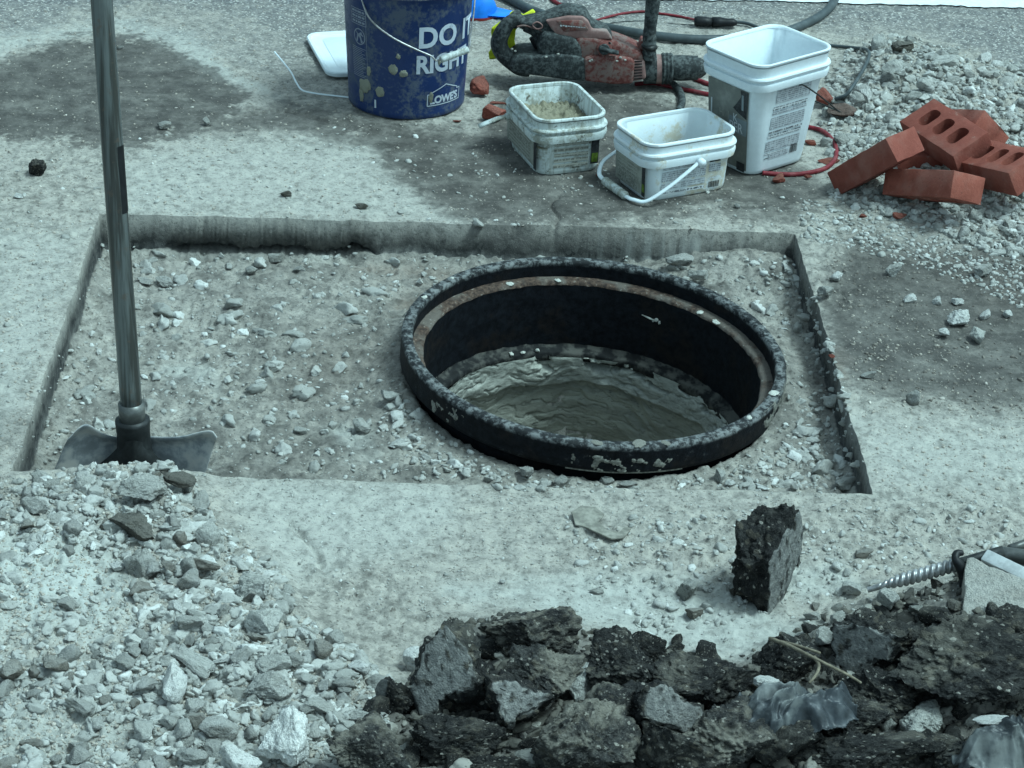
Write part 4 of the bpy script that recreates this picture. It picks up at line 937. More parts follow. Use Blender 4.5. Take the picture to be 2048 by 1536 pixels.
BF = [
 ([0.9384, 4.5748, 0.0303], [-0.2678, -0.6956, -0.8199], 'red clay brick leaning at the left end of the brick pile, its left end low', .972, 0),
 ([1.0948, 4.6204, 0.0745], [0.4374, -0.2556, -1.1178], 'red clay brick lying on top of the pile with three core holes showing', .985, 0),
 ([1.0409, 4.4477, 0.0311], [-0.4936, -0.1233, -0.9964], 'red clay brick at the front of the pile under the leaning ones, long face showing', .980, 0),
 ([1.1817, 4.4567, 0.075], [0.1958, -0.4408, -1.0971], 'red clay brick with core holes, cut by the right picture edge', .990, 0),
 ([1.1731, 4.8077, 0.0104], [-0.9338, 0.1813, -1.1555], 'red clay brick half hidden behind the top brick of the pile', .972, 0)]
for i, (p, r_, lab, k, _) in enumerate(BF):
    o = bpy.data.objects.new('brick', brick_mesh(True, i * 7 + 1)); col.objects.link(o)
    q = C0 + (np.array(p) - C0) * k
    o.matrix_world = Matrix.Translation(q) @ rotvec(r_) @ Matrix.Diagonal((k, k, k, 1)); tag(o, lab, 'brick', 'loose red bricks on the gravel heap')
o = bpy.data.objects.new('brick', brick_mesh(True, 50)); col.objects.link(o); o.location = (1.075, 4.60, .030); o.rotation_euler = (.05, .03, .15)
tag(o, 'shaded red brick wedged underneath the leaning and front bricks', 'brick', 'loose red bricks on the gravel heap')

# ------------------------------------------------------------------ rotary hammer (lies on its belly, side handle up)
YH = 5.055
hm = empty('rotary_hammer', tuple(PY(1200, 165, YH)), 'dusty red and black rotary hammer drill lying behind the small tubs', 'power tool')
def HW(o): o.parent = hm; o.matrix_parent_inverse = Matrix.Translation(hm.location).inverted(); return o
def hpoly(pts, y0, y1, mat, name, bevel=.01, seg=4): # outline in the near vertical plane y0, thickness to y1
    P3 = [PY(u, v, y0) for u, v in pts]; return HW(prism(P3, (0, y1 - y0, 0), bevel, seg, name, MAT[mat], None, 50))
# lower housings
hpoly([(1020, 128), (1032, 116), (1075, 112), (1130, 110), (1160, 114), (1172, 122), (1172, 164), (1140, 162), (1085, 154), (1030, 148), (1020, 140)], YH - .055, YH + .045, 'rubber', 'motor_housing', .016)
hpoly([(1168, 118), (1190, 112), (1230, 113), (1262, 118), (1270, 124), (1266, 168), (1230, 170), (1170, 163)], YH - .056, YH + .045, 'hred', 'gear_housing', .010)
hpoly([(1150, 74), (1190, 76), (1230, 84), (1262, 96), (1286, 108), (1288, 125), (1150, 125)], YH - .044, YH + .040, 'hred', 'upper_housing', .012)
hpoly([(1085, 62), (1120, 70), (1150, 76), (1166, 92), (1168, 125), (1085, 125), (1072, 100)], YH - .048, YH + .040, 'rubber', 'side_housing', .018)
hpoly([(1035, 48), (1090, 38), (1130, 20), (1172, 26), (1186, 52), (1215, 62), (1228, 82), (1130, 80), (1075, 70), (1062, 60)], YH - .032, YH + .030, 'rubber', 'top_housing', .014)
hpoly([(1091, 42), (1135, 33), (1166, 34), (1176, 42), (1184, 59), (1214, 62), (1226, 80), (1160, 78), (1117, 78)], YH - .040, YH - .020, 'hplate', 'name_plate', .004, 2)
hpoly([(1112, 42), (1164, 41), (1178, 60), (1128, 64)], YH - .0425, YH - .036, 'hred', 'plate_field', .0015, 1)
# worn, unreadable white marking on the plate
bm = bmesh.new()
for k, (u, v) in enumerate([(1120 + 5.2 * i, 49.5 + .55 * i) for i in range(10)]):
    h_ = (3.2, 2.2, 3.4, 2.0, 2.4, 1.8, 1.6, 1.9, 1.3, 1.2)[k]
    bm.faces.new([bm.verts.new(PY(a, b, YH - .0438)) for a, b in ((u, v), (u + 4, v + .3), (u + 4, v + h_ + .3), (u, v + h_))])
HW(from_bm('worn_marking', bm, MAT['labelpale'], None, False))
# rear D handle
hpts = [PY(u, v, YH - .005) for u, v in ((1066, 56), (1046, 46), (1034, 38), (1018, 46), (1004, 66), (998, 86), (1004, 104), (1020, 120), (1040, 134), (1060, 138))]
HW(from_bm('rear_handle', tube_bm(spline(hpts, 8), [.014, .015, .016, .018, .021, .022, .022, .022, .022, .02], 16, flat=.9), MAT['rubber']))
HW(from_bm('cable_boot', tube_bm(spline([PY(1024, 52, YH), PY(1030, 34, YH), PY(1036, 26, YH + .02)], 6), [.013, .013, .008], 14), MAT['rubber']))
HW(from_bm('handle_bridge', tube_bm(spline([PY(1050, 52, YH), PY(1072, 62, YH), PY(1085, 84, YH), PY(1100, 108, YH)], 6), [.013, .015, .018, .02], 14), MAT['rubber']))
HW(from_bm('trigger', tube_bm(spline([PY(1064, 74, YH), PY(1074, 92, YH), PY(1080, 108, YH)], 5), [.008, .009, .007], 10), MAT['black']))
hpoly([(1067, 110), (1079, 109), (1082, 113), (1070, 114)], YH - .02, YH - .005, 'hplate', 'switch_lock', .001, 1)
bd = [PY(u, v, YH - .033) for u, v in ((1066, 48), (1074, 44), (1083, 49), (1084, 55), (1074, 58), (1066, 52), (1066, 48))]
HW(from_bm('logo_ring', tube_bm(spline(bd, 5), .0018, 8), MAT['hplate']))
bd = [PY(u, v, YH - .030) for u, v in ((1034, 54), (1046, 51), (1062, 54), (1084, 62))]
HW(from_bm('red_trim', tube_bm(spline(bd, 5), .0022, 8), MAT['hred']))
# selector knob with lever
kc = PY(1208, 98, YH - .046)
def cyl(c, axis, r, l, name, mat, seg=40, r2=None):
    c = np.array(c); ax = np.array(axis, float); ax /= np.linalg.norm(ax)
    rr = [r * .9, r, r, r * .9] if r2 is None else r2
    k = np.linspace(0, 1, len(rr)); pts = [c + ax * l * t for t in k]
    if r2 is None: pts = [c, c + ax * l * .12, c + ax * l * .88, c + ax * l]
    return from_bm(name, tube_bm(pts, rr, seg), MAT[mat], None, True, 40)
HW(cyl(kc + np.array([0, .004, 0]), (0, -1, .25), .0175, .010, 'selector_base', 'hred'))
kn = HW(cyl(kc, (0, -1, .25), .0125, .016, 'selector_knob', 'rubber'))
HW(from_bm('selector_lever', tube_bm([kc + np.array([-.012, -.014, .008]), kc + np.array([.012, -.014, .001]), kc + np.array([.032, -.012, -.004])], [.008, .008, .007], 12, flat=.7), MAT['rubber']))
HW(cyl(PY(1219, 86, YH - .046), (0, -1, 0), .003, .003, 'screw_hole', 'black', 14))
# nose: vents, collars, chuck
zc_ = lambda u: PY(u, 136, YH)
hpoly([(1262, 118), (1290, 120), (1293, 160), (1262, 165)], YH - .046, YH + .040, 'hplate', 'vent_block', .008)
bm = bmesh.new()
for k in range(7):
    v = 121 + k * 5.8
    a_ = [PY(u, w_, YH - .0475) for u, w_ in ((1268, v + 1.2), (1284, v), (1284, v + 2.4), (1268, v + 3.6))]
    f_ = [bm.verts.new(q) for q in a_]; bm.faces.new(f_)
HW(from_bm('vent_slots', bm, MAT['black'], None, False))
def nose(u0, u1, r, name, mat, prof=None, v0=136, v1=136):
    a_, b_ = PY(u0, v0, YH), PY(u1, v1, YH); pr = prof or [.94, 1, 1, .94]; t = [0, .06, .94, 1] if not prof else list(np.linspace(0, 1, len(prof)))
    return HW(from_bm(name, tube_bm([a_ + (b_ - a_) * k for k in t], [r * q for q in pr], 40) if prof else tube_bm([a_, a_ + (b_ - a_) * .06, a_ + (b_ - a_) * .94, b_], r, 40), MAT[mat], None, True, 45))
nose(1288, 1312, .0345, 'clamp_ring', 'rubber', None, 138, 138)
nose(1310, 1325, .0340, 'red_collar', 'hplate', None, 138, 138)
nose(1322, 1345, .0375, 'rubber_collar', 'rubber', [.92, 1, .94, 1, .94, 1, .9], 137, 137)
nose(1345, 1395, .0300, 'chuck_sleeve', 'rubber', [.96, 1, 1.0, .98, .96, .94], 136, 136)
nose(1395, 1412, .0250, 'chuck_nose', 'rubber', [1, .95, .8, .6], 136, 136)
# side handle rising out of the picture
sh = [PY(1298, 118, YH - .03), PY(1299, 96, YH - .03), PY(1299, 70, YH - .03), PY(1303, 30, YH - .03), PY(1306, 0, YH - .03), PY(1310, -60, YH - .03)]
HW(from_bm('side_handle', tube_bm(spline(sh, 14), [.0155, .0155, .0155, .0165, .0150, .0168, .0145, .0165, .0150, .0162, .0150, .0155, .0140, .0150, .0150, .0155, .0160, .0165, .0165, .0168, .0168, .0170, .0170, .0172, .0172, .0175], 24), MAT['rubber']))
HW(from_bm('handle_flange', tube_bm([PY(1297, 98, YH - .03), PY(1299, 92, YH - .03), PY(1299, 88, YH - .03)], [.0165, .0195, .0150], 24), MAT['dkmetal']))
hpoly([(1283, 82), (1290, 84), (1290, 106), (1275, 106)], YH - .02, YH + .02, 'hred', 'clamp_bracket', .002, 1)
for i, (u, v) in enumerate([(1024, 98), (1030, 102), (1043, 113), (1180, 122), (1184, 120), (1241, 115), (1250, 120), (1234, 122), (1116, 108), (1092, 114)]):
    me = rock_mesh('mortar_speck', 960 + i, MAT['splat'], sub=2, planes=2); o = bpy.data.objects.new('mortar_speck', me); col.objects.link(o); o.location = PY(u, v, YH - .056 if u > 1060 else YH - .026); o.scale = (.0035, .0015, .0028); HW(o)

# ------------------------------------------------------------------ hose, cords
def ground_path(pts, r, extra=None):
    out = []
    for k, (u, v) in enumerate(pts):
        p = P(u, v, r + .004); z = float(H(p[0], p[1])) + r + (extra[k] if extra else 0); out.append(P(u, v, z))
    return out
def cable(name, pts, r, mat, label, cat, extra=None, group=None, seg=10, n=14):
    o = from_bm(name, tube_bm(spline(ground_path(pts, r, extra), n), r, seg), MAT[mat]); return tag(o, label, cat, group)
cable('hose', [(985, -20), (1020, -2), (1050, 14), (1085, 28), (1130, 40), (1180, 49), (1230, 58), (1300, 70), (1380, 78), (1450, 78), (1520, 72), (1580, 60), (1630, 38), (1660, 15), (1672, -10), (1674, -40)], .0112, 'hose', 'thick dark grey hose curving behind the rotary hammer', 'hose', seg=18)
cable('red_cord', [(1160, 52), (1195, 40), (1240, 28), (1285, 23), (1320, 27), (1360, 33), (1396, 41)], .0032, 'redcord', 'thin red cord running behind the hammer handle to the black plug', 'cord')
cable('thin_wire', [(1170, 58), (1230, 45), (1290, 42), (1350, 48), (1400, 50)], .0012, 'rubber', 'thin dark wire beside the red cord behind the hammer', 'wire')
cable('red_cord', [(1090, -12), (1108, 2), (1120, 9), (1134, 14)], .0050, 'redcord', 'short dark red cord end at the top edge beside the hose', 'cord')
cable('red_cord', [(1270, 168), (1305, 166), (1345, 174), (1400, 185), (1450, 196), (1500, 215), (1560, 235), (1610, 252), (1645, 262), (1668, 285), (1672, 312), (1655, 334), (1620, 345), (1580, 349), (1525, 346)], .0050, 'redcord', 'red cord looping from under the hammer around the tall white tub', 'cord', seg=12)
cable('red_cord', [(1378, 150), (1396, 160), (1440, 176)], .0055, 'redcord', 'short red cord piece under the drill chuck', 'cord')
cable('grey_cord', [(1462, 44), (1490, 46), (1520, 56), (1570, 72), (1620, 86), (1670, 92), (1712, 96), (1734, 100), (1738, 114), (1725, 142), (1706, 172), (1692, 190), (1670, 198)], .0042, 'hose', 'grey cord from the plug passing behind the tall tub and bending onto the gravel', 'cord', extra=[.004, .004, .002, 0, 0, 0, .006, .020, .026, .026, .024, .020, .012])
pl = empty('cord_plug', tuple(P(1430, 44, .012)), 'black moulded plug joining the red and grey cords', 'plug')
def PW(o): o.parent = pl; o.matrix_parent_inverse = Matrix.Translation(pl.location).inverted(); return o
pp = ground_path([(1389, 42), (1396, 42), (1410, 43), (1425, 44), (1440, 44), (1455, 45), (1466, 45), (1474, 46)], .014)
PW(from_bm('plug_body', tube_bm(pp[:4], [.013, .0145, .0145, .012], 12, flat=.85), MAT['black']))
PW(from_bm('socket_body', tube_bm(pp[3:], [.0150, .0145, .0115, .0120, .0060], 12, flat=.85), MAT['black']))
cable('rubber_strip', [(1346, 168), (1356, 178), (1363, 192), (1364, 206), (1358, 222)], .0085, 'rubber', 'short curved piece of dusty black rubber in front of the drill chuck', 'rubber piece', seg=12)
cable('plastic_strip', [(549, 104), (566, 124), (583, 146), (592, 164), (604, 180), (626, 186), (655, 190), (700, 195)], .0020, 'whitep', 'thin white plastic strip curling out from beside the blue bucket', 'plastic strip', extra=[.035, .03, .022, .014, .008, .004, .002, 0], seg=8)

# ------------------------------------------------------------------ white lid
lc = P(700, 112, 0); LA = math.atan2(*(P(652, 160)[:2] - P(613, 82)[:2])[::-1])
lid = empty('tub_lid', (float(P(700, 116)[0]), float(P(700, 116)[1]), .004), 'flat white plastic lid lying behind the left side of the blue bucket', 'lid', rot=(R(1.5), R(0), 0))
c1, c2 = P(609, 80), P(655, 163); ex = (c2 - c1)[:2]; el = np.linalg.norm(ex); ex /= el; ey = np.array([-ex[1], ex[0]])
if ey[0] < 0: ey = -ey
cen = (c1 + c2)[:2] / 2 + ey * .125
lid.location = (cen[0], cen[1], .006); lid.rotation_euler = (0, 0, math.atan2(ex[1], ex[0]))
hl_ = el / 2
from_bm('lid_plate', loft([rrect(hl_ - .012, .115, .03, .003), rrect(hl_ - .002, .124, .034, .002), rrect(hl_, .126, .036, .010), rrect(hl_ - .002, .124, .034, .013), rrect(hl_ - .009, .117, .030, .013), rrect(hl_ - .012, .114, .028, .009)], True, True, True), MAT['whitep'], lid, auto=40)
from_bm('lid_panel', loft([rrect(hl_ - .034, .092, .02, .0088), rrect(hl_ - .036, .090, .02, .0108)], True, False, True), MAT['whitep'], lid, auto=40)

# ------------------------------------------------------------------ blue cap and yellow cloth
cp = empty('blue_hat', tuple(P(965, 36)), 'bright blue hat with a red underside lying behind the blue bucket', 'hat')
def CW(o): o.parent = cp; o.matrix_parent_inverse = Matrix.Translation(cp.location).inverted(); return o
cc = P(952, 38, 0); lo = []
for k, (r_, z) in enumerate([(.050, .006), (.049, .020), (.044, .036), (.036, .050), (.022, .058), (.006, .061)]):
    lo.append([(cc[0] + r_ * 1.0 * math.cos(a) * (1 + .06 * math.sin(3 * a + k)), cc[1] + .02 + r_ * .8 * math.sin(a), z + .004 * math.sin(2 * a + k)) for a in np.linspace(0, 2 * math.pi, 40, endpoint=False)])
CW(from_bm('crown', loft(lo, True, False, True), MAT['cyan']))
CW(from_bm('sweatband', loft([[(cc[0] + .0515 * q * math.cos(a), cc[1] + .02 + .0415 * q * math.sin(a), z) for a in np.linspace(0, 2 * math.pi, 40, endpoint=False)] for q, z in ((1.0, 0.0), (1.03, .003), (1.0, .009))], True, True), MAT['redp']))
bl_ = []
for g in np.linspace(0, 1, 8):
    bl_.append([(cc[0] + .03 + .062 * g, cc[1] + .02 + t * (.032 - .012 * g ** 2), .012 - .006 * g + .010 * (1 - abs(t)) * (1 - g) + .004 * math.sin(t * 3)) for t in np.linspace(-1, 1, 12)])
V = np.array(bl_).reshape(-1, 3); V2 = V.copy(); V2[:, 2] += .003; Fq = [[j * 12 + i, j * 12 + i + 1, (j + 1) * 12 + i + 1, (j + 1) * 12 + i] for j in range(7) for i in range(11)]
CW(link('brim', mesh_np('brim', np.concatenate([V, V2]), np.array(Fq + [[96 + a for a in f] for f in Fq])), MAT['cyan']))
def cloth(name, outline, y, mat, label, cat, seed=0, th=.006, amp=.012, zs=0.0):
    """crumpled sheet: a filled outline with folds, standing propped behind the tool"""
    pts = [PY(u, v, y) for u, v in outline]; o = prism(pts, (0, th, 0), .001, 1, name, MAT[mat], None, 60)
    bm = bmesh.new(); bm.from_mesh(o.data); bmesh.ops.triangulate(bm, faces=bm.faces[:]); 
    bmesh.ops.subdivide_edges(bm, edges=bm.edges[:], cuts=3, use_grid_fill=True)
    for v_ in bm.verts:
        k = fbm(np.array([v_.co.x * 22 + seed]), np.array([v_.co.z * 22]), np.array([.3]), 3)[0]
        v_.co.y += amp * k; v_.co.x += amp * .25 * perlin(np.array([v_.co.z * 40 + 3.1]), np.array([v_.co.x * 40]), 1.7)[0]
    bm.to_mesh(o.data); bm.free(); o.data.shade_smooth(); return tag(o, label, cat)
YC = YH + .035
cloth('yellow_cloth', [(980, 118), (976, 106), (986, 92), (984, 66), (984, 55), (998, 46), (1012, 38), (1022, 26), (1036, 22), (1048, 28), (1066, 21), (1071, 26), (1064, 36), (1050, 40), (1044, 44), (1030, 60), (1030, 100), (1004, 118)], YC, 'yellow', 'bright yellow crumpled cloth showing behind the hammer handle', 'cloth', 1)

# ------------------------------------------------------------------ standing asphalt chunk and front heap chunks
G_CH = 'broken asphalt chunks in the front heap'
CH = [ # name-kind material, u, v, w, h, label, extra
 ('asphd', 1084, 1262, 205, 125, 'wide crumbly asphalt chunk with brown gravel crust, topmost', dict(seed=12, sub=5)),
 ('asphd', 1090, 1345, 190, 140, 'dark asphalt chunk directly below the brown crusted one', dict(seed=13, sub=5)),
 ('asph', 792, 1394, 95, 84, 'small black asphalt chunk with brown left side, left end of the dark heap', dict(flatn=(-1, -.6, .2), seed=15)),
 ('asphd', 735, 1500, 190, 130, 'black asphalt chunk mottled with white, at the bottom edge left of the dark heap', dict(seed=16, sub=5)),
 ('asph', 940, 1480, 200, 95, 'low rounded asphalt chunk below the upright slab', dict(seed=17, sub=5)),
 ('asph', 985, 1530, 170, 70, 'asphalt chunk cut by the bottom edge under the low rounded one', dict(seed=18)),
 ('asphd', 1170, 1484, 220, 180, 'big asphalt chunk with orange brown crust, bottom middle of the heap', dict(seed=19, sub=5)),
 ('asph', 1248, 1335, 150, 135, 'jagged black asphalt chunk right of the pale concrete bit', dict(seed=20, sub=5)),
 ('asph', 1290, 1300, 80, 60, 'small black asphalt chunk perched on the jagged one', dict(seed=35)),
 ('asph', 1395, 1358, 200, 135, 'broad rounded black asphalt chunk in the centre right of the front heap', dict(seed=21, sub=5)),
 ('asphd', 1240, 1410, 120, 90, 'dark crumbly chunk between the jagged asphalt chunk and the bottom edge', dict(seed=23)),
 ('asph', 1588, 1312, 130, 95, 'black asphalt chunk under the thin root', dict(seed=24)),
 ('asph', 1945, 1325, 300, 175, 'largest asphalt boulder with a mossy brown ridge at the right of the heap', dict(seed=26, sub=5)),
 ('asph', 1765, 1395, 160, 90, 'flat black asphalt chunk right of the crumpled plastic', dict(seed=27)),
 ('asphd', 1690, 1440, 160, 85, 'brownish asphalt chunk under the crumpled plastic', dict(seed=28)),
 ('asph', 1700, 1500, 270, 110, 'long black asphalt chunk along the bottom edge below the crumpled plastic', dict(seed=29, sub=5)),
 ('asphd', 1446, 1478, 210, 150, 'large dirty asphalt chunk at the bottom edge left of the crumpled plastic', dict(seed=30, sub=5)),
 ('asph', 1336, 1500, 140, 120, 'black asphalt chunk at the bottom edge below the grey facet', dict(seed=31)),
 ('asph', 1860, 1490, 130, 80, 'black asphalt chunk left of the plastic bag', dict(seed=32)),
 ('asph', 2010, 1260, 120, 90, 'dark chunk below the concrete slab at the right edge', dict(seed=33)),
 ('asph', 1570, 1470, 130, 120, 'black asphalt chunk under the left end of the crumpled plastic', dict(seed=36, sub=5)),
 ('asphd', 1990, 1500, 200, 110, 'dark dusty chunk under the plastic bag in the bottom right corner', dict(seed=37)),
]
for mt, u, v, w, h, lab, ex_ in CH:
    kw = dict(planes=12, cut=(.40, .76), amp=.10, fr=2.2, fine_=.058, sub=5); kw.update(ex_); kw['sub'] = 6 if w > 140 else 5; m_ = max(w, h * 1.1); kw['asp'] = (round(w / m_, 2), round(h * 1.1 / m_, 2), round(h * .92 / m_, 2)); tl = kw.pop('tilt', None); sd_ = kw.pop('seed')
    w *= 1.20; h *= 1.18
    put_rock('asphalt_chunk', mt, u, v, w, h, lab, 'asphalt chunk', G_CH, seed=sd_, tilt=tl, sink=.30, **kw)
# slab-like broken pieces with one worn smooth face (+x)
def slab_chunk(u, v, z, dims, rot, label, group, mat, seed, taper=(.3, .25), tx=.25, e=9, sub=6, amp=.008):
    V = ICO[sub][0].copy(); q = (np.abs(V) ** e).sum(1) ** (1 / e); V = V / q[:, None]; flat = (V[:, 0] > .93).astype(float); gfl = sstep(.80, .97, V[:, 0])
    rs = np.random.RandomState(seed); o3 = rs.uniform(0, 40, 3)
    for _k in range(5):
        an = rs.uniform(0, 6.28); n_ = np.array([rs.uniform(-.25, .35), math.cos(an), math.sin(an)]); n_ /= np.linalg.norm(n_); d_k = rs.uniform(.62, .95); kk = V @ n_; ov = kk > d_k; V[ov] -= np.outer(kk[ov] - d_k, n_)
    w1 = fbm(V[:, 1] * 2.2 + o3[0], V[:, 2] * 2.2, V[:, 0] * .6, 3) * .16; w2 = fbm(V[:, 1] * 2.2 + o3[1], V[:, 2] * 2.2 + 9, V[:, 0] * .6, 3) * .16
    V[:, 1] += w1; V[:, 2] += w2; Vn = np.clip(V, -1, 1)
    flat = flat * sstep(-.52, -.22, fbm(V[:, 1] * 5 + o3[2], V[:, 2] * 5, 2.5, 3)) * sstep(1.0, .86, np.maximum(np.abs(V[:, 1]), np.abs(V[:, 2])) + .1 * w1)
    V = V * np.array(dims); up = np.clip(Vn[:, 2], 0, 1); dn = np.clip(-Vn[:, 2], 0, 1)
    V[:, 1] *= 1 - taper[0] * up ** 2 - taper[1] * dn ** 2; V[:, 0] *= 1 - tx * dn
    big = fbm(V[:, 0] * 22 + o3[0], V[:, 1] * 22 + o3[1], V[:, 2] * 22 + o3[2], 3) * amp * 1.3
    nn = big + fbm(V[:, 0] * 60 + o3[1], V[:, 1] * 60 + o3[2], V[:, 2] * 60, 4, .65) * amp * .8 + np.clip(perlin(V[:, 0] * 190 + o3[0], V[:, 1] * 190, V[:, 2] * 190), -.2, 1) * .0018
    N_ = V / np.linalg.norm(V, axis=1)[:, None]; edge = 1 - .88 * gfl
    V = V + N_ * (nn * edge)[:, None]; V += N_ * (big * flat * .0)[:, None]
    V[:, 1] += flat * 0
    me = mesh_np('asphalt_chunk', V, ICO[sub][1]); attr(me, 'flat', flat); me.materials.append(MAT[mat])
    o = bpy.data.objects.new('asphalt_chunk', me); col.objects.link(o); o.location = P(u, v, z); o.rotation_euler = tuple(R(a) for a in rot)
    return tag(o, label, 'asphalt chunk', group)
slab_chunk(1535, 1112, .074, (.033, .054, .088), (-6, -4, -38), 'black chunk of asphalt standing on end alone in front of the pit', None, 'asphs', 77, (.35, .22), .15)
slab_chunk(897, 1335, .100, (.030, .050, .078), (22, -24, -112), 'large upright asphalt slab with a smooth grey face, left in the front heap', G_CH, 'asphm', 83, (.34, .15), 0, amp=.005)
slab_chunk(1030, 1404, .085, (.028, .042, .038), (8, -38, -72), 'small asphalt block with a smooth grey top facet right of the upright slab foot', G_CH, 'asphm', 79, (.2, .1), 0, sub=5)
slab_chunk(1330, 1415, .085, (.028, .050, .042), (-12, -30, -60), 'asphalt block with a smooth grey facet below the broad rounded chunk', G_CH, 'asphm', 80, (.25, .1), 0, sub=5)
slab_chunk(1752, 1292, .085, (.030, .060, .052), (10, -16, -130), 'black asphalt chunk with a flat side right of the thin root', G_CH, 'asphs', 81, (.3, .1), 0)
put_rock('dirt_crust', 'brown', 1552, 1045, 55, 50, 'crust of tan grit on top of the upright lone asphalt chunk', 'dirt crust', seed=78, sub=4, amp=.2, fine_=.08, dz=.13, sink=.5) if False else None
put_rock('asphalt_chunk', 'asph', 72, 333, 40, 40, 'small black asphalt lump alone on the dust at far left', 'asphalt chunk', seed=81, sub=4, fine_=.08, flatk=1.1, sink=.1)

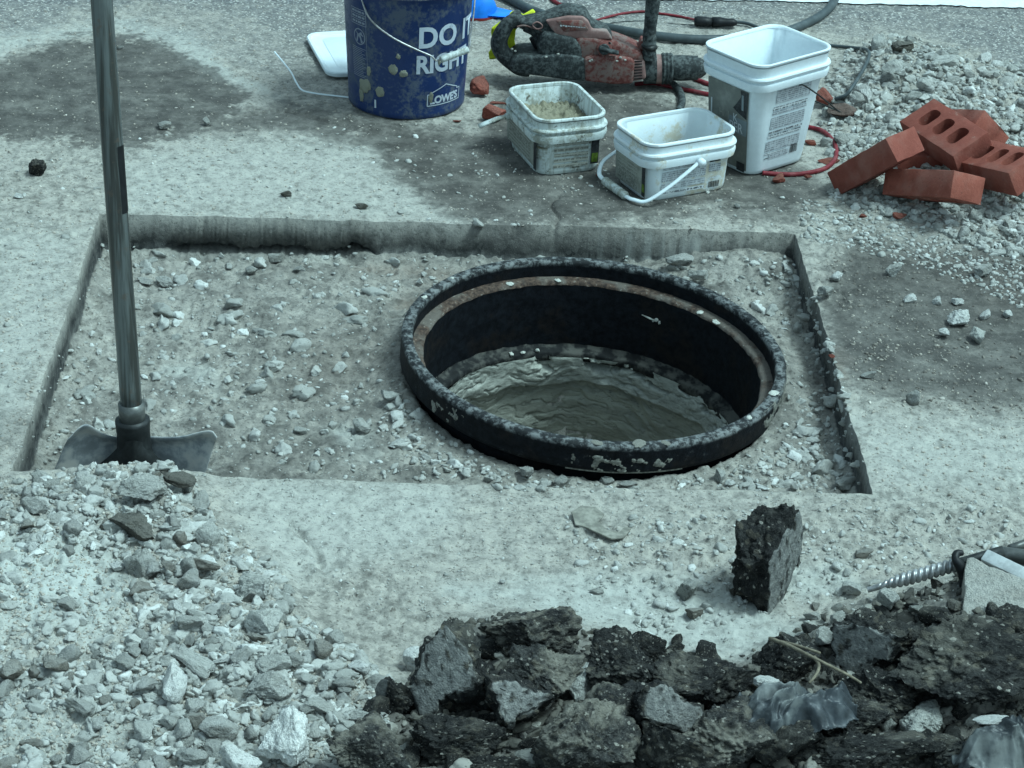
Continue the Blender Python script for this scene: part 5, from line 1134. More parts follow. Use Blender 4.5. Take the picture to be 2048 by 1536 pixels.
# ------------------------------------------------------------------ named stones
RUB = 'stones of the rubble heap at the lower left'
ST = [
 ('grey', 300, 978, 130, 62, 'broad dusty boulder at the crest of the left rubble heap below the shovel', dict(seed=1, sub=5)),
 ('dark', 352, 958, 84, 36, 'flat dark clod right beside the shovel blade', dict(seed=2, sub=4, flatk=.8, sink=.0, dz=.012)),
 ('dark', 268, 1052, 118, 56, 'long dark brown clod lying across the left rubble heap', dict(seed=3, sub=5, rz=-.5)),
 ('grey', 284, 1122, 76, 66, 'rounded dusty grey stone just below the long dark clod', dict(seed=4, sub=4)),
 ('grey', 71, 1012, 66, 36, 'flattish dusty boulder at the upper left corner of the rubble heap', dict(seed=5)),
 ('grey', 120, 993, 48, 20, 'thin flat stone near the left picture edge behind the flattish boulder', dict(seed=6, flatk=.6)),
 ('light', 410, 1070, 62, 50, 'pale blocky stone near the right side of the heap crest', dict(seed=7)),
 ('white', 408, 1042, 42, 15, 'thin white shard resting above the pale blocky stone', dict(seed=8, flatk=.5, sink=.0)),
 ('white', 65, 1090, 40, 34, 'white angular shard on the fine sand at far left', dict(seed=9, flatk=.6)),
 ('light', 508, 1172, 82, 62, 'rough pale grey stone at the right rim of the left heap', dict(seed=10, sub=5, fine_=.07)),
 ('light', 531, 1245, 84, 72, 'cluster forming pale crumbly stone under the rough pale grey one', dict(seed=11, sub=4, fine_=.07)),
 ('grey', 446, 1222, 46, 34, 'smooth round grey stone in the middle of the left heap', dict(seed=12)),
 ('brown', 513, 1276, 44, 34, 'reddish brown round stone beside the pale crumbly one', dict(seed=13)),
 ('light', 383, 1322, 118, 42, 'long pale slab pointing down to the right in the left heap', dict(seed=14, rz=-.62, flatk=.7, tilt=(.25, .1))),
 ('white', 341, 1372, 62, 92, 'pitted white elongated stone standing between slabs of the left heap', dict(seed=15, rz=-.25, flatk=.75, tilt=(.5, .1))),
 ('white', 450, 1318, 54, 16, 'thin white shard right of the long pale slab', dict(seed=16, flatk=.5, sink=.0)),
 ('brown', 106, 1328, 62, 46, 'dull brown clod on the left side of the heap', dict(seed=17)),
 ('light', 142, 1362, 44, 22, 'small yellowish pale flat stone under the dull brown clod', dict(seed=18, flatk=.6)),
 ('grey', 166, 1412, 78, 44, 'broad flat grey stone in the lower left of the heap', dict(seed=19, flatk=.7)),
 ('grey', 533, 1375, 100, 72, 'big dusty rounded stone in the lower middle of the left heap', dict(seed=20, sub=5)),
 ('grey', 434, 1462, 88, 66, 'blocky grey stone near the bottom edge of the left heap', dict(seed=21, sub=4)),
 ('white', 584, 1480, 136, 120, 'largest chalky white boulder at the bottom of the left heap', dict(seed=22, sub=5, fine_=.06)),
 ('white', 482, 1520, 92, 58, 'chalky white boulder cut by the bottom edge', dict(seed=23, sub=4)),
 ('white', 292, 1455, 52, 36, 'pale lozenge stone near the bottom of the left heap', dict(seed=24, rz=-.5)),
 ('light', 367, 1462, 46, 52, 'pale bluish split stone beside the blocky grey stone', dict(seed=25)),
 ('grey', 160, 1498, 50, 44, 'oval grey stone by the bottom left edge', dict(seed=26)),
 ('brown', 66, 1488, 62, 28, 'tan elongated stone in the bottom left corner', dict(seed=27, flatk=.7, rz=-.4)),
 ('grey', 390, 1516, 76, 52, 'wide grey stone at the bottom edge left of the white boulder', dict(seed=28)),
 ('white', 237, 1132, 40, 26, 'small bright white stone below the rounded dusty one', dict(seed=29)),
 ('white', 352, 1215, 32, 36, 'white splinter in the middle of the left heap', dict(seed=30, flatk=.6)),
 ('grey', 379, 1245, 58, 44, 'dusty clod below the white splinter', dict(seed=31)),
 ('brown', 410, 1131, 62, 38, 'brown grey clod right of the round dusty stone', dict(seed=32)),
 ('grey', 383, 1160, 56, 44, 'grey clod under the brown grey one', dict(seed=33)),
 ('grey', 564, 1230, 36, 36, 'dark grey stone on the right slope of the left heap', dict(seed=34)),
 ('white', 718, 1333, 46, 42, 'single white stone in the dust right of the left heap', dict(seed=35)),
 ('white', 836, 1326, 62, 60, 'bright white angular stone touching the upright asphalt slab', dict(seed=36)),
 ('white', 622, 1247, 34, 18, 'flat white stone at the upper right of the left heap', dict(seed=37, flatk=.6)),
 ('white', 608, 1268, 36, 30, 'white wedge shaped stone under the flat white one', dict(seed=38)),
 ('light', 548, 1325, 76, 50, 'pale crumbly stone above the big dusty rounded one', dict(seed=39, fine_=.07)),
 ('light', 640, 1410, 66, 38, 'pale stone right of the big dusty rounded stone', dict(seed=40)),
 ('light', 737, 1432, 82, 36, 'pale flat stone against the mottled asphalt chunk', dict(seed=41, flatk=.7)),
 ('light', 862, 1458, 76, 32, 'pale flat stone below the upright asphalt slab', dict(seed=42, flatk=.7)),
 ('brown', 642, 1300, 50, 44, 'brown stone at the right foot of the left heap', dict(seed=43)),
 ('grey', 690, 1365, 52, 38, 'grey stone below the single white stone', dict(seed=44)),
 ('brown', 16, 1345, 60, 56, 'dusty boulder cut by the left picture edge', dict(seed=45)),
 ('grey', 300, 1290, 40, 40, 'brown grey stone above the pitted white stone', dict(seed=46)),
 ('light', 1162, 1358, 72, 84, 'pale concrete bit wedged between two black asphalt chunks', dict(seed=47)),
 ('conc', 1060, 1518, 72, 44, 'pale grey concrete bit at the bottom edge in the middle', dict(seed=48)),
 ('brown', 1830, 1362, 78, 76, 'round brownish grey stone in the right part of the heap', dict(seed=49, sub=5)),
 ('conc', 1848, 1440, 98, 108, 'pale dusty rough stone left of the plastic bag', dict(seed=50, sub=5, fine_=.07)),
 ('light', 1702, 1176, 46, 36, 'pale triangular stone left of the drill bit tip', dict(seed=51)),
 ('light', 1778, 1200, 46, 50, 'tan triangular stone under the drill bit', dict(seed=52)),
 ('light', 1652, 1278, 50, 48, 'tan stone between black chunks above the thin root', dict(seed=53)),
 ('conc', 1377, 1176, 48, 60, 'pale crumbly lump in the dust left of the lone asphalt chunk', dict(seed=54, fine_=.08)),
 ('brown', 1388, 1228, 40, 34, 'brownish lump below the pale crumbly one', dict(seed=55)),
 ('brown', 1465, 1178, 20, 32, 'tan pebble leaning beside the lone asphalt chunk', dict(seed=56)),
 ('light', 1629, 1232, 46, 24, 'flat pale stone just right of the lone asphalt chunk base', dict(seed=57)),
 ('light', 1672, 1236, 36, 34, 'small pale stone next to the flat pale one', dict(seed=58)),
 ('conc', 1838, 1218, 44, 28, 'grey tan stone right of the tan triangular one', dict(seed=59)),
 ('brown', 1724, 1106, 46, 24, 'oval brown pebble in the dust above the drill bit', dict(seed=60)),
 ('white', 1924, 634, 58, 44, 'largest white stone on the damp ground at right', dict(seed=61, sub=5)),
 ('light', 1957, 668, 34, 42, 'grey white egg shaped stone below the largest white one', dict(seed=62)),
 ('white', 1890, 666, 28, 24, 'white stone lower left of the largest white one', dict(seed=63)),
 ('white', 1819, 598, 28, 24, 'pale round stone farthest left on the damp ground', dict(seed=64)),
 ('white', 1875, 600, 22, 24, 'pale stone between the round one and the largest white one', dict(seed=65)),
 ('white', 1915, 603, 28, 18, 'flat white stone just above the largest white one', dict(seed=66)),
 ('white', 1972, 630, 26, 24, 'white stone just right of the largest white one', dict(seed=67)),
 ('white', 2014, 628, 24, 22, 'white stone near the right edge on damp ground', dict(seed=68)),
 ('white', 1672, 552, 34, 26, 'white jagged stone near the right corner of the pit', dict(seed=69)),
 ('grey', 1652, 585, 36, 26, 'dusty round stone below the white jagged one', dict(seed=70)),
 ('grey', 1789, 538, 38, 34, 'dusty clod on the damp ground under the gravel heap', dict(seed=71)),
 ('grey', 1966, 541, 42, 34, 'dusty clod at the lower end of the gravel heap', dict(seed=72)),
 ('white', 1730, 190, 28, 40, 'bright white oblong stone in the gravel heap left of the bricks', dict(seed=73, sub=4)),
 ('dark', 1800, 92, 56, 28, 'dark crumbly clod at the top of the gravel heap', dict(seed=74, fine_=.08)),
 ('light', 1758, 86, 44, 40, 'pale dusty stone left of the dark crumbly clod', dict(seed=75)),
 ('light', 1890, 124, 62, 34, 'broad pale stone in the upper gravel heap', dict(seed=76)),
 ('white', 1966, 116, 36, 26, 'white stone at the far upper end of the gravel heap', dict(seed=77)),
 ('white', 1995, 129, 28, 18, 'small white stone beside the far upper white one', dict(seed=78)),
 ('light', 1790, 136, 56, 40, 'rounded pale clod in the middle of the upper gravel heap', dict(seed=79)),
 ('light', 1858, 172, 50, 40, 'pale blocky clod above the bricks', dict(seed=80)),
 ('grey', 1710, 200, 40, 34, 'grey stone below the bend of the grey cord', dict(seed=81)),
 ('grey', 1680, 278, 36, 32, 'grey stone under the rusty shard beside the tall tub', dict(seed=82)),
 ('white', 36, 392, 28, 18, 'small pale flat stone at far left below the black lump', dict(seed=83, flatk=.6)),
 ('grey', 326, 250, 34, 20, 'dusty stone inside the big damp patch', dict(seed=84)),
 ('grey', 413, 244, 20, 18, 'small rounded stone at the right edge of the big damp patch', dict(seed=85)),
 ('light', 238, 95, 20, 10, 'small pale chip in the upper part of the big damp patch', dict(seed=86)),
 ('dark', 572, 388, 28, 15, 'small dark chip on the dust above the back edge of the pit', dict(seed=87)),
 ('dark', 724, 412, 26, 16, 'dark grey clod close to the back edge of the pit', dict(seed=88)),
 ('grey', 290, 562, 44, 26, 'flat slab of crust in the pit right of the shovel pole', dict(seed=89, flatk=.6)),
 ('grey', 332, 566, 48, 32, 'second flat slab of crust in the pit, beside the first', dict(seed=90, flatk=.6)),
 ('grey', 548, 516, 36, 28, 'grey stone at the foot of the back wall of the pit', dict(seed=91)),
 ('grey', 600, 538, 30, 18, 'wedge shaped stone near the back wall of the pit', dict(seed=92)),
 ('grey', 506, 541, 30, 22, 'squarish stone near the back wall of the pit', dict(seed=93)),
 ('light', 778, 790, 56, 26, 'pale stone against the left side of the manhole frame', dict(seed=94)),
 ('light', 722, 853, 44, 34, 'pale rounded clod on the pit floor left of the frame', dict(seed=95)),
 ('light', 600, 860, 30, 20, 'small pale clod on the pit floor between shovel and frame', dict(seed=96)),
 ('grey', 1052, 944, 30, 34, 'pebble under the front left of the frame', dict(seed=97)),
 ('grey', 1122, 963, 36, 26, 'pebble in the gap under the front of the frame', dict(seed=98)),
 ('grey', 1212, 962, 36, 26, 'round pebble right of the gap under the front of the frame', dict(seed=99)),
 ('grey', 1256, 968, 44, 24, 'flat pebble along the front edge of the pit under the frame', dict(seed=100)),
 ('light', 1440, 950, 24, 38, 'pale upright stone by the front edge of the pit right of the frame', dict(seed=101)),
 ('light', 1640, 916, 22, 22, 'small white pebble on the pit floor at right', dict(seed=102)),
 ('grey', 1360, 520, 60, 34, 'clod between the frame and the back wall of the pit', dict(seed=103)),
 ('light', 1400, 550, 50, 26, 'pale clod behind the right side of the frame', dict(seed=104)),
 ('grey', 1827, 792, 28, 36, 'small upright stone at the lower edge of the damp ground at right', dict(seed=105)),
 ('grey', 1740, 750, 40, 22, 'crumbly clod on the ground right of the pit', dict(seed=106)),
 ('grey', 1475, 345 + 66, 16, 12, 'tiny grey pebble in front of the white tub', dict(seed=107)),
 ('light', 1190, 1232 - 50, 36, 16, 'low pale clod on the dust in front of the pit', dict(seed=108)),
 ('white', 1006, 1163, 16, 12, 'tiny white chip on the dust in front of the pit', dict(seed=109)),
]
for mt, u, v, w, h, lab, ex_ in ST:
    kw = dict(planes=12, cut=(.40, .74), amp=.09, fr=2.0, fine_=.06, sub=4); kw.update(ex_); sd_ = kw.pop('seed') + 200
    nm = 'dirt_clod' if mt in ('brown', 'dark') else 'stone'
    put_rock(nm, mt, u, v, w, h, lab, 'stone' if nm == 'stone' else 'clod', RUB if (v > 930 and u < 720) else None, seed=sd_, **kw)

# brick fragments
FRG = [(962, 176, 44, 46, 'reddish brick fragment right of the blue bucket, farthest back', 1), (990, 228, 52, 44, 'blocky brick fragment left of the dirty mortar tub', 2), (996, 206, 40, 12, 'thin brick flake on top of the blocky fragment', 3),
 (1652, 196, 40, 42, 'bright red brick fragment behind the tall white tub', 4), (1678, 222, 78, 40, 'dusty brown brick shard beside the tall white tub', 5), (1622, 284, 26, 18, 'small brick flake at the foot of the tall tub', 6),
 (1660, 322, 48, 20, 'flat brick sliver lying on the red cord loop', 7), (1558, 358, 30, 24, 'square brick chip in front of the tall tub', 8), (1615, 354, 18, 10, 'tiny brick chip beside the leaning brick', 9),
 (1796, 430, 36, 20, 'brick chip on the gravel below the front brick', 10), (1725, 432, 20, 10, 'tiny brick crumb left of the brick chip on the gravel', 11), (914, 242, 18, 8, 'small brick flake at the right foot of the blue bucket', 12), (1664, 712, 16, 10, 'small brick crumb on the right edge of the pit', 13), (1198, 342 + 8, 14, 10, 'tiny brick crumb between the two low tubs', 14)]
MAT['frag'] = m_rock('broken brick', (.30, .072, .05), (.36, .10, .07), (.26, .07, .05), dust=(.30, .17, .14), dust_amt=.35)
MAT['fragd'] = m_rock('dusty brick', (.17, .10, .085), (.20, .125, .105), (.15, .09, .075), dust=(.22, .19, .165), dust_amt=.5)
for u, v, w, h, lab, s_ in FRG:
    put_rock('brick_fragment', 'fragd' if s_ in (5,) else 'frag', u, v, w, h, lab, 'brick fragment', 'brick fragments', seed=400 + s_, planes=12, cut=(.45, .7), amp=.05, fine_=.03, sub=4, flatk=.5 if s_ in (3, 7, 12) else 1)

# ------------------------------------------------------------------ right hand slab, bar, drill bit
sl_ = [(1936, 1108, .112), (1962, 1118, .116), (2010, 1140, .118), (2075, 1168, .118), (2080, 1300, .085), (2034, 1286, .086), (1988, 1262, .090), (1950, 1244, .092), (1922, 1228, .092), (1930, 1180, .102), (1928, 1140, .108)]
o = prism([P(*q) for q in sl_], (0, 0, -.055), .004, 2, 'concrete_slab', MAT['concm'], None, 40)
bm = bmesh.new(); bm.from_mesh(o.data); bmesh.ops.triangulate(bm, faces=bm.faces[:]); bmesh.ops.subdivide_edges(bm, edges=bm.edges[:], cuts=4, use_grid_fill=True)
co = np.array([v.co[:] for v in bm.verts]); k1 = fbm(co[:, 0] * 30, co[:, 1] * 30, co[:, 2] * 30, 4, .6)
for v_, a1 in zip(bm.verts, k1): v_.co += Vector((.3, .3, 1)) * float(a1) * .003
bm.to_mesh(o.data); bm.free(); tag(o, 'flat pale concrete slab tilted on the rubble at the right edge', 'concrete slab')
a_, b_ = P(1968, 1112, .115), P(2120, 1186, .105)
d_ = (b_ - a_); L_ = np.linalg.norm(d_); bm = bmesh.new(); bmesh.ops.create_cube(bm, size=1)
for v_ in bm.verts: v_.co = Vector((v_.co.x * L_, v_.co.y * .021, v_.co.z * .014))
bmesh.ops.bevel(bm, geom=bm.edges[:], offset=.0025, segments=2, affect='EDGES', profile=.5)
o = from_bm('metal_bar', bm, MAT['bar'], None, True, 40); o.location = (a_ + b_) / 2; o.rotation_euler = (R(28), -math.asin(d_[2] / L_), math.atan2(d_[1], d_[0])); tag(o, 'light metal bar lying on the concrete slab at the right edge', 'metal bar')
for k, (p0, p1, r_, lab) in enumerate([((2020, 1098), (2110, 1066), .007, 'dark metal rod at the right edge above the metal bar'), ((2000, 1108), (2080, 1118), .012, 'short dusty rod end behind the metal bar')]):
    q0, q1 = P(*p0, .085), P(*p1, .09); o = from_bm('metal_rod', tube_bm([q0 + (q1 - q0) * t for t in np.linspace(0, 1, 6)], r_, 14), MAT['steel']); tag(o, lab, 'metal rod')
# spiral masonry bit
db = empty('drill_bit', tuple(P(1830, 1165, .06)), 'long spiral masonry drill bit lying on rubble at the right', 'drill bit')
q0, q1 = P(1735, 1180, .045), P(1916, 1128, .095); nn_ = 260; tt_ = np.linspace(0, 1, nn_); ax = (q1 - q0) / np.linalg.norm(q1 - q0)
s1 = np.cross(ax, (0, 0, 1)); s1 /= np.linalg.norm(s1); s2 = np.cross(s1, ax); loops = []
for t in tt_:
    c_ = q0 + (q1 - q0) * t; rr_ = .0045 + .0065 * sstep(.05, .45, t); ph = t * 2 * math.pi * 7.5; row = []
    for g in range(20):
        an = 2 * math.pi * g / 20; k = rr_ * (1 - .30 * (0.5 + .5 * math.cos(2 * (an - ph))) ** 2 * (1 if t > .12 else .2)); row.append(c_ + k * (math.cos(an) * s1 + math.sin(an) * s2))
    loops.append(row)
f_ = from_bm('flute', loft(loops, True, True, True), MAT['bit']); f_.parent = db; f_.matrix_parent_inverse = Matrix.Translation(db.location).inverted()
f_ = from_bm('shank', tube_bm([q1 - ax * .002, q1 + ax * .01, q1 + ax * .07], [.009, .0085, .0085], 16), MAT['dkmetal']); f_.parent = db; f_.matrix_parent_inverse = Matrix.Translation(db.location).inverted()
o = from_bm('rubber_hook', tube_bm(spline([P(1926, 1106, .115), P(1914, 1107, .115), P(1911, 1118, .11), P(1920, 1132, .10), P(1930, 1150, .085), P(1928, 1175, .07)], 8), [.004, .006, .006, .008, .012, .006], 12), MAT['black'])
tag(o, 'black rubber hook hanging over the end of the drill bit', 'rubber hook')
# thin root
o = empty('thin_root', tuple(P(1630, 1320, .1)), 'thin pale root lying across the black asphalt chunks', 'root')
for k, pts in enumerate([[(1540, 1277, .115), (1580, 1292, .13), (1620, 1312, .14), (1660, 1332, .14), (1700, 1352, .13), (1722, 1366, .12)], [(1628, 1314, .14), (1638, 1330, .138), (1632, 1350, .135), (1618, 1366, .13)], [(1560, 1284, .122), (1590, 1290, .13), (1640, 1306, .145)]]):
    f_ = from_bm('strand', tube_bm(spline([P(*q) for q in pts], 8), [.003, .0022, .0018], 8), MAT['wood']); f_.parent = o; f_.matrix_parent_inverse = Matrix.Translation(o.location).inverted()

# ------------------------------------------------------------------ crumpled plastic film
def film(name, outline, z, amp, mat, label, seed, fr=16, tiltk=0.0, mid=.03):
    """film draped over the chunks: grid clipped to the outline, sharp folds"""
    o2 = np.array([P(u, v, z)[:2] for u, v in outline]); lo, hi = o2.min(0), o2.max(0); n = 90
    gx, gy = np.meshgrid(np.linspace(lo[0], hi[0], n), np.linspace(lo[1], hi[1], n)); d = polysd(gx, gy, [tuple(q) for q in o2])
    d = d + .006 * perlin(gx * 60, gy * 60, seed + .5)
    e = sstep(0, -.03, d)
    wx_ = fbm(gx * 9, gy * 9, seed, 3) * .035; wy_ = fbm(gx * 9 + 5, gy * 9, seed + 2, 3) * .035; a_, b_ = gx + wx_, gy + wy_
    f1 = -np.abs(perlin(a_ * fr * .7 + b_ * fr * .5, b_ * fr * 1.3 - a_ * fr * .6, seed + .2)); f2 = -np.abs(perlin(a_ * fr * 2.1 - b_ * fr, b_ * fr * 2.4, seed + .7)); f3 = -np.abs(perlin(a_ * fr * 5, b_ * fr * 4 + a_ * 30, seed + .9))
    zz = z + e * mid * .6 - .018 * (1 - e) + amp * (f1 * 1.5 + f2 * .7 + f3 * .3) + .012 * fbm(gx * 12, gy * 12, 3.3, 2)
    keep = d < .002; idx = -np.ones(n * n, int); kf = []; V = np.stack([gx, gy, zz], -1).reshape(-1, 3)
    for j in range(n - 1):
        for i in range(n - 1):
            if keep[j, i] and keep[j, i + 1] and keep[j + 1, i] and keep[j + 1, i + 1]: kf.append([j * n + i, j * n + i + 1, (j + 1) * n + i + 1, (j + 1) * n + i])
    kf = np.array(kf); u_ = np.unique(kf); rm = -np.ones(n * n, int); rm[u_] = np.arange(len(u_))
    o = link(name, mesh_np(name, V[u_], rm[kf]), MAT[mat]); md = o.modifiers.new('s', 'SOLIDIFY'); md.thickness = .0012
    return tag(o, label, 'plastic film')
film('plastic_film', [(1478, 1372), (1500, 1358), (1560, 1362), (1600, 1350), (1640, 1362), (1690, 1348), (1712, 1372), (1722, 1402), (1690, 1420), (1650, 1428), (1600, 1432), (1540, 1440), (1490, 1436), (1474, 1410)], .128, .024, 'bag', 'crumpled grey plastic film lying over the asphalt chunks', 3.1)
film('plastic_bag', [(1912, 1470), (1950, 1440), (2000, 1422), (2070, 1428), (2090, 1500), (2000, 1506), (1930, 1504)], .120, .024, 'bag', 'dusty grey plastic bag in the bottom right corner', 6.4, mid=.045)
put_rock('white_lump', 'white', 1532, 1368, 62, 34, 'crumbly white lump lying on the crumpled grey film', 'lump', seed=520, sub=4, fine_=.09, dz=.055)
put_rock('white_lump', 'white', 1985, 1440, 80, 26, 'white crust sitting on the plastic bag', 'lump', seed=521, sub=4, fine_=.09, dz=.06, flatk=.6)
# torn scrap trodden into the dust
bm = bmesh.new(); pts = [(1142, 1036), (1160, 1024), (1190, 1026), (1208, 1040), (1196, 1056), (1214, 1072), (1238, 1076), (1248, 1066), (1262, 1068), (1246, 1088), (1222, 1090), (1196, 1078), (1170, 1066), (1150, 1056)]
me_ = [PH(u, v) for u, v in pts]; o = prism([(q[0], q[1], .004) for q in me_], (0, 0, .003), .0006, 1, 'paper_scrap', m_simple('faded leaf paper', (.26, .25, .215), .9, 0, 60, .4, .5), None, 40)
tag(o, 'crumpled faded paper scrap trodden into the dust in front of the pit', 'paper scrap')

# ------------------------------------------------------------------ scattered individual stones (loops of copies)
SAND = [(-60, 1090), (120, 1080), (250, 1130), (290, 1230), (230, 1290), (120, 1330), (-60, 1300)]
SAND2 = [(-60, 1390), (120, 1400), (300, 1440), (250, 1536), (-60, 1536)]
def nosand(u, v, rs):
    return (np.minimum(polysd(u, v, SAND), polysd(u, v, SAND2) + 14) > 0) | (rs.uniform(size=len(u)) < .18)
def scatter(group, label, name, cat, mats, poly, n, size, seed, sub=3, minsep=.9, **k):
    rs = np.random.RandomState(seed); pts = sample(poly, n * 3, seed, nosand if label == 'L' else None); placed = []; c = 0
    for p in pts:
        if c >= n: break
        s = math.exp(rs.uniform(math.log(size[0]), math.log(size[1])))
        if any((p[0] - q[0]) ** 2 + (p[1] - q[1]) ** 2 < (minsep * (s + q[2])) ** 2 for q in placed): continue
        placed.append((p[0], p[1], s)); c += 1
        mt = mats[rs.randint(len(mats))]
        me = BANK.get(name, mt, int(rs.randint(9)) + 600, sub=sub, planes=11, cut=(.38, .74), amp=.10, fr=2.0, fine_=.07)
        o = bpy.data.objects.new(name, me); col.objects.link(o); o.scale = (s * rs.uniform(.9, 1.4), s * rs.uniform(.8, 1.1), s * rs.uniform(.6, .95))
        o.location = (p[0], p[1], float(H(p[0], p[1])) + s * .35); o.rotation_euler = (rs.uniform(-.4, .4), rs.uniform(-.4, .4), rs.uniform(0, 6.28)); tag(o, own_label(p, s, mt, label, 'asphalt bit' if name == 'asphalt_chunk' else 'stone'), cat, group)
ANCH = {'L': [((300, 978), 'the broad crest boulder'), ((268, 1052), 'the long dark clod'), ((71, 1012), 'the flattish boulder at the left'), ((410, 1070), 'the pale blocky stone'), ((284, 1122), 'the rounded dusty stone'), ((508, 1172), 'the rough pale rim stone'),
  ((65, 1090), 'the white angular shard'), ((237, 1132), 'the small bright white stone'), ((383, 1160), 'the brown grey clods'), ((352, 1215), 'the white splinter'), ((446, 1222), 'the smooth round grey stone'), ((531, 1250), 'the pale crumbly stone'), ((383, 1322), 'the long pale slab'), ((341, 1372), 'the pitted white stone'), ((106, 1328), 'the dull brown clod'),
  ((166, 1412), 'the broad flat grey stone'), ((533, 1375), 'the big dusty rounded stone'), ((434, 1462), 'the blocky grey stone'), ((584, 1480), 'the largest white boulder'), ((292, 1455), 'the pale lozenge stone'), ((66, 1488), 'the tan stone in the corner'), ((640, 1300), 'the brown stone at the heap foot'), ((690, 1365), 'the lone white stone'), ((200, 1230), 'the sandy patch')],
 'R': [((1730, 190), 'the white oblong stone'), ((1800, 92), 'the dark crumbly clod'), ((1890, 124), 'the broad pale stone'), ((1966, 116), 'the far white stone'), ((1790, 136), 'the rounded pale clod'), ((1858, 172), 'the pale blocky clod'), ((1710, 200), 'the stone at the grey cord bend'), ((1680, 278), 'the rusty shard'), ((1700, 350), 'the leaning brick'), ((1870, 390), 'the front brick'),
  ((1930, 270), 'the top brick'), ((2010, 240), 'the half hidden brick'), ((2010, 340), 'the edge brick'), ((1966, 541), 'the dusty clod at the heap end'), ((1796, 430), 'the brick chip on the gravel'), ((2010, 470), 'the gravel near the right edge')],
 'A': [((893, 1330), 'the upright slab'), ((1084, 1262), 'the brown crusted chunk'), ((792, 1394), 'the small left chunk'), ((735, 1500), 'the mottled chunk'), ((940, 1480), 'the low rounded chunk'), ((1170, 1484), 'the orange crusted chunk'), ((1162, 1358), 'the pale concrete bit'), ((1395, 1358), 'the broad rounded chunk'), ((1446, 1478), 'the large dirty chunk'),
  ((1600, 1400), 'the crumpled film'), ((1588, 1312), 'the thin root'), ((1750, 1290), 'the flat sided chunk'), ((1945, 1325), 'the largest boulder'), ((1848, 1440), 'the pale dusty rough stone'), ((1830, 1362), 'the round brownish stone'), ((1778, 1200), 'the tan triangular stone'), ((1990, 1460), 'the plastic bag'), ((1830, 1165), 'the drill bit')]}
USED = {}
def own_label(p, s, mt, zone, noun='stone'):
    u, v = (float(q) for q in proj(np.array([p[0], p[1], float(H(p[0], p[1]))])))
    d = sorted((math.hypot(u - a[0][0], v - a[0][1]), a) for a in ANCH[zone])
    mt = 'black' if mt in ('asph', 'asphd') else mt
    siz = 'fair sized' if s > .021 else 'tiny' if s < .0115 else 'small' if s < .0145 else 'middling' if s < .0175 else 'biggish'
    colr = {'grey': 'grey', 'brown': 'brown', 'light': 'pale', 'conc': 'concrete coloured', 'dark': 'dark', 'black': 'black'}[mt]
    for dist, ((au, av), nm) in d[:6]:
        du, dv = u - au, v - av
        side = ('left of' if du < 0 else 'right of') if abs(du) > abs(dv) * 2 else ('behind' if dv < 0 else 'in front of') if abs(dv) > abs(du) * 2 else (('behind and ' if dv < 0 else 'in front and ') + ('left of' if du < 0 else 'right of'))
        near = 'right beside it' if dist < 35 else 'close to it' if dist < 60 else 'some way off'
        for lab in (f'{siz} {colr} {noun} {side} {nm}', f'{siz} {colr} {noun} {side} {nm}, {near}'):
            if lab not in USED: USED[lab] = 1; return lab
    return f'{siz} {colr} {noun} {side} {nm}, {near}'
scatter('small stones of the left rubble heap', 'L', 'stone', 'stone', ['grey', 'grey', 'grey', 'brown', 'light'], LHEAP, 105, (.009, .020), 31)
scatter('stones of the right gravel heap', 'R', 'stone', 'stone', ['grey', 'grey', 'light', 'grey'], RHEAP, 75, (.010, .020), 32)
scatter('small stones between the asphalt chunks', 'A', 'stone', 'stone', ['grey', 'brown', 'conc', 'dark'], [(700, 1460), (1200, 1400), (1560, 1230), (1700, 1200), (1900, 1150), (2048, 1260), (2048, 1536), (700, 1536)], 40, (.008, .016), 33)

scatter('small asphalt bits of the front heap', 'A', 'asphalt_chunk', 'asphalt chunk', ['asph', 'asph', 'asphd'], [(700, 1430), (860, 1330), (1080, 1230), (1500, 1330), (1700, 1250), (1900, 1180), (2048, 1260), (2048, 1536), (700, 1536)], 46, (.012, .030), 36, minsep=.7)

# ------------------------------------------------------------------ gravel and grit (uncountable)
MG = {'g': m_gravel('grey gravel', (.29, .29, .27), (.43, .43, .405), (.58, .585, .56)), 'd': m_gravel('dark gravel', (.025, .025, .024), (.13, .122, .105), (.30, .29, .26)),
      'l': m_gravel('pale grit', (.33, .30, .26), (.42, .38, .33), (.62, .58, .52)), 'w': m_gravel('damp gravel', (.14, .125, .11), (.22, .20, .175), (.42, .39, .35))}
def rads(n, a, b, seed, p=2.2):
    rs = np.random.RandomState(seed); return a * (b / a) ** (rs.uniform(0, 1, n) ** p)
def grav(name, poly, n, a, b, mt, label, seed, sub=1, extra=None, **k):
    p = sample(poly, n, seed, extra); r = rads(len(p), a, b, seed)
    if sub == 2 and b > .009:
        big = r > .0065
        cloud(name, p[big], r[big], MG[mt], label + ', coarser bits', 'gravel', sub=3, seed=seed + 500, nvar=14, **k); p, r = p[~big], r[~big]
    cloud(name, p, r, MG[mt], label, 'gravel', sub=sub, seed=seed, **k)
grav('rubble_gravel', LHEAP, 4600, .0032, .0150, 'g', 'dusty gravel filling the left rubble heap', 41, sub=2, extra=nosand)
grav('rubble_grit', LHEAP, 9000, .0012, .0035, 'l', 'pale grit of the left rubble heap', 42)
grav('heap_gravel', RHEAP, 3200, .0045, .015, 'g', 'grey gravel of the right heap', 43, sub=2)
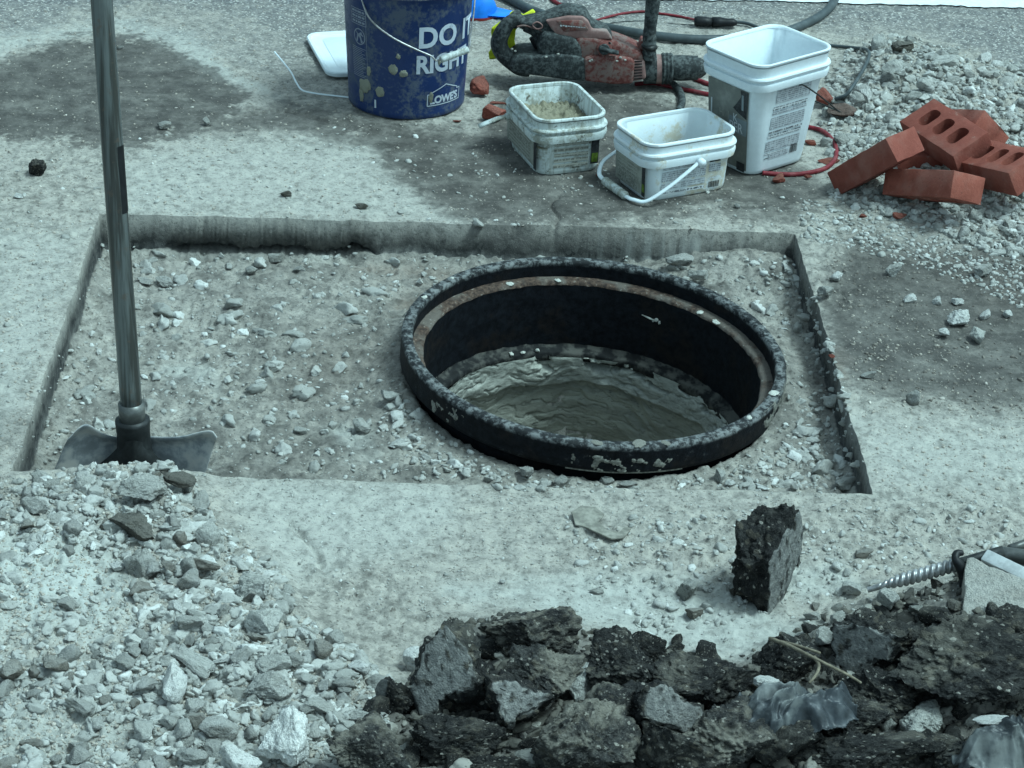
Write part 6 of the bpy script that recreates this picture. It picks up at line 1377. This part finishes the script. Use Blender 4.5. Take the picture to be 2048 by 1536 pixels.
grav('heap_edge_gravel', [(1600, 400), (1690, 420), (1850, 455), (2048, 500), (2048, 620), (1900, 560), (1800, 530), (1700, 500), (1600, 480)], 900, .0025, .008, 'g', 'gravel spilling from the right heap towards the pit', 44, sub=2)
grav('asphalt_crumbs', AHEAP, 3600, .003, .016, 'd', 'dark asphalt crumbs between the chunks of the front heap', 45, sub=2)
PITP = [(205, 500), (1590, 520), (1740, 985), (30, 945)]
grav('pit_gravel', PITP, 3000, .0015, .0065, 'g', 'loose crumbs covering the pit floor', 46, sub=1)
grav('pit_stones', PITP, 380, .006, .021, 'g', 'larger crumbs on the pit floor', 47, sub=2)
grav('ring_gravel', [(800, 800), (860, 900), (1000, 950), (1180, 985), (1400, 985), (1560, 900), (1640, 760), (1600, 620), (1480, 520), (1560, 500), (1660, 700), (1720, 985), (1000, 985), (820, 930), (740, 840)], 380, .0035, .013, 'g', 'gravel packed around the manhole frame', 48, sub=2)
grav('front_grit', [(0, 950), (2048, 990), (2048, 1250), (1700, 1230), (1500, 1330), (900, 1250), (600, 1200), (0, 1000)], 2600, .0010, .0036, 'g', 'grit on the dusty strip in front of the pit', 49, )
grav('front_crumbs', [(1100, 1040), (2000, 1000), (2048, 1120), (1750, 1180), (1600, 1220), (1300, 1280), (1150, 1150)], 520, .003, .009, 'g', 'clods scattered in front of the pit at right', 50, sub=2)
grav('far_grit', [(-50, 0), (2098, 40), (2098, 470), (-50, 440)], 5000, .0010, .0036, 'l', 'grit scattered over the road behind the pit', 51)
grav('far_crumbs', [(0, 300), (700, 250), (1000, 300), (1600, 400), (1650, 460), (200, 425), (0, 900), (-40, 420)], 260, .003, .007, 'g', 'crumbs scattered behind the pit', 52, sub=2)
grav('damp_grit', [(1690, 470), (2048, 520), (2048, 850), (1750, 780), (1640, 560)], 900, .0014, .005, 'w', 'damp grit on the ground right of the pit', 53)
grav('side_grit', [(-30, 430), (170, 440), (30, 930), (-30, 930)], 700, .0010, .0040, 'l', 'grit on the road left of the pit', 54)
grav('right_grit', [(1640, 480), (1760, 990), (2048, 1000), (2048, 820)], 900, .0010, .0040, 'l', 'grit on the road right of the pit', 55)
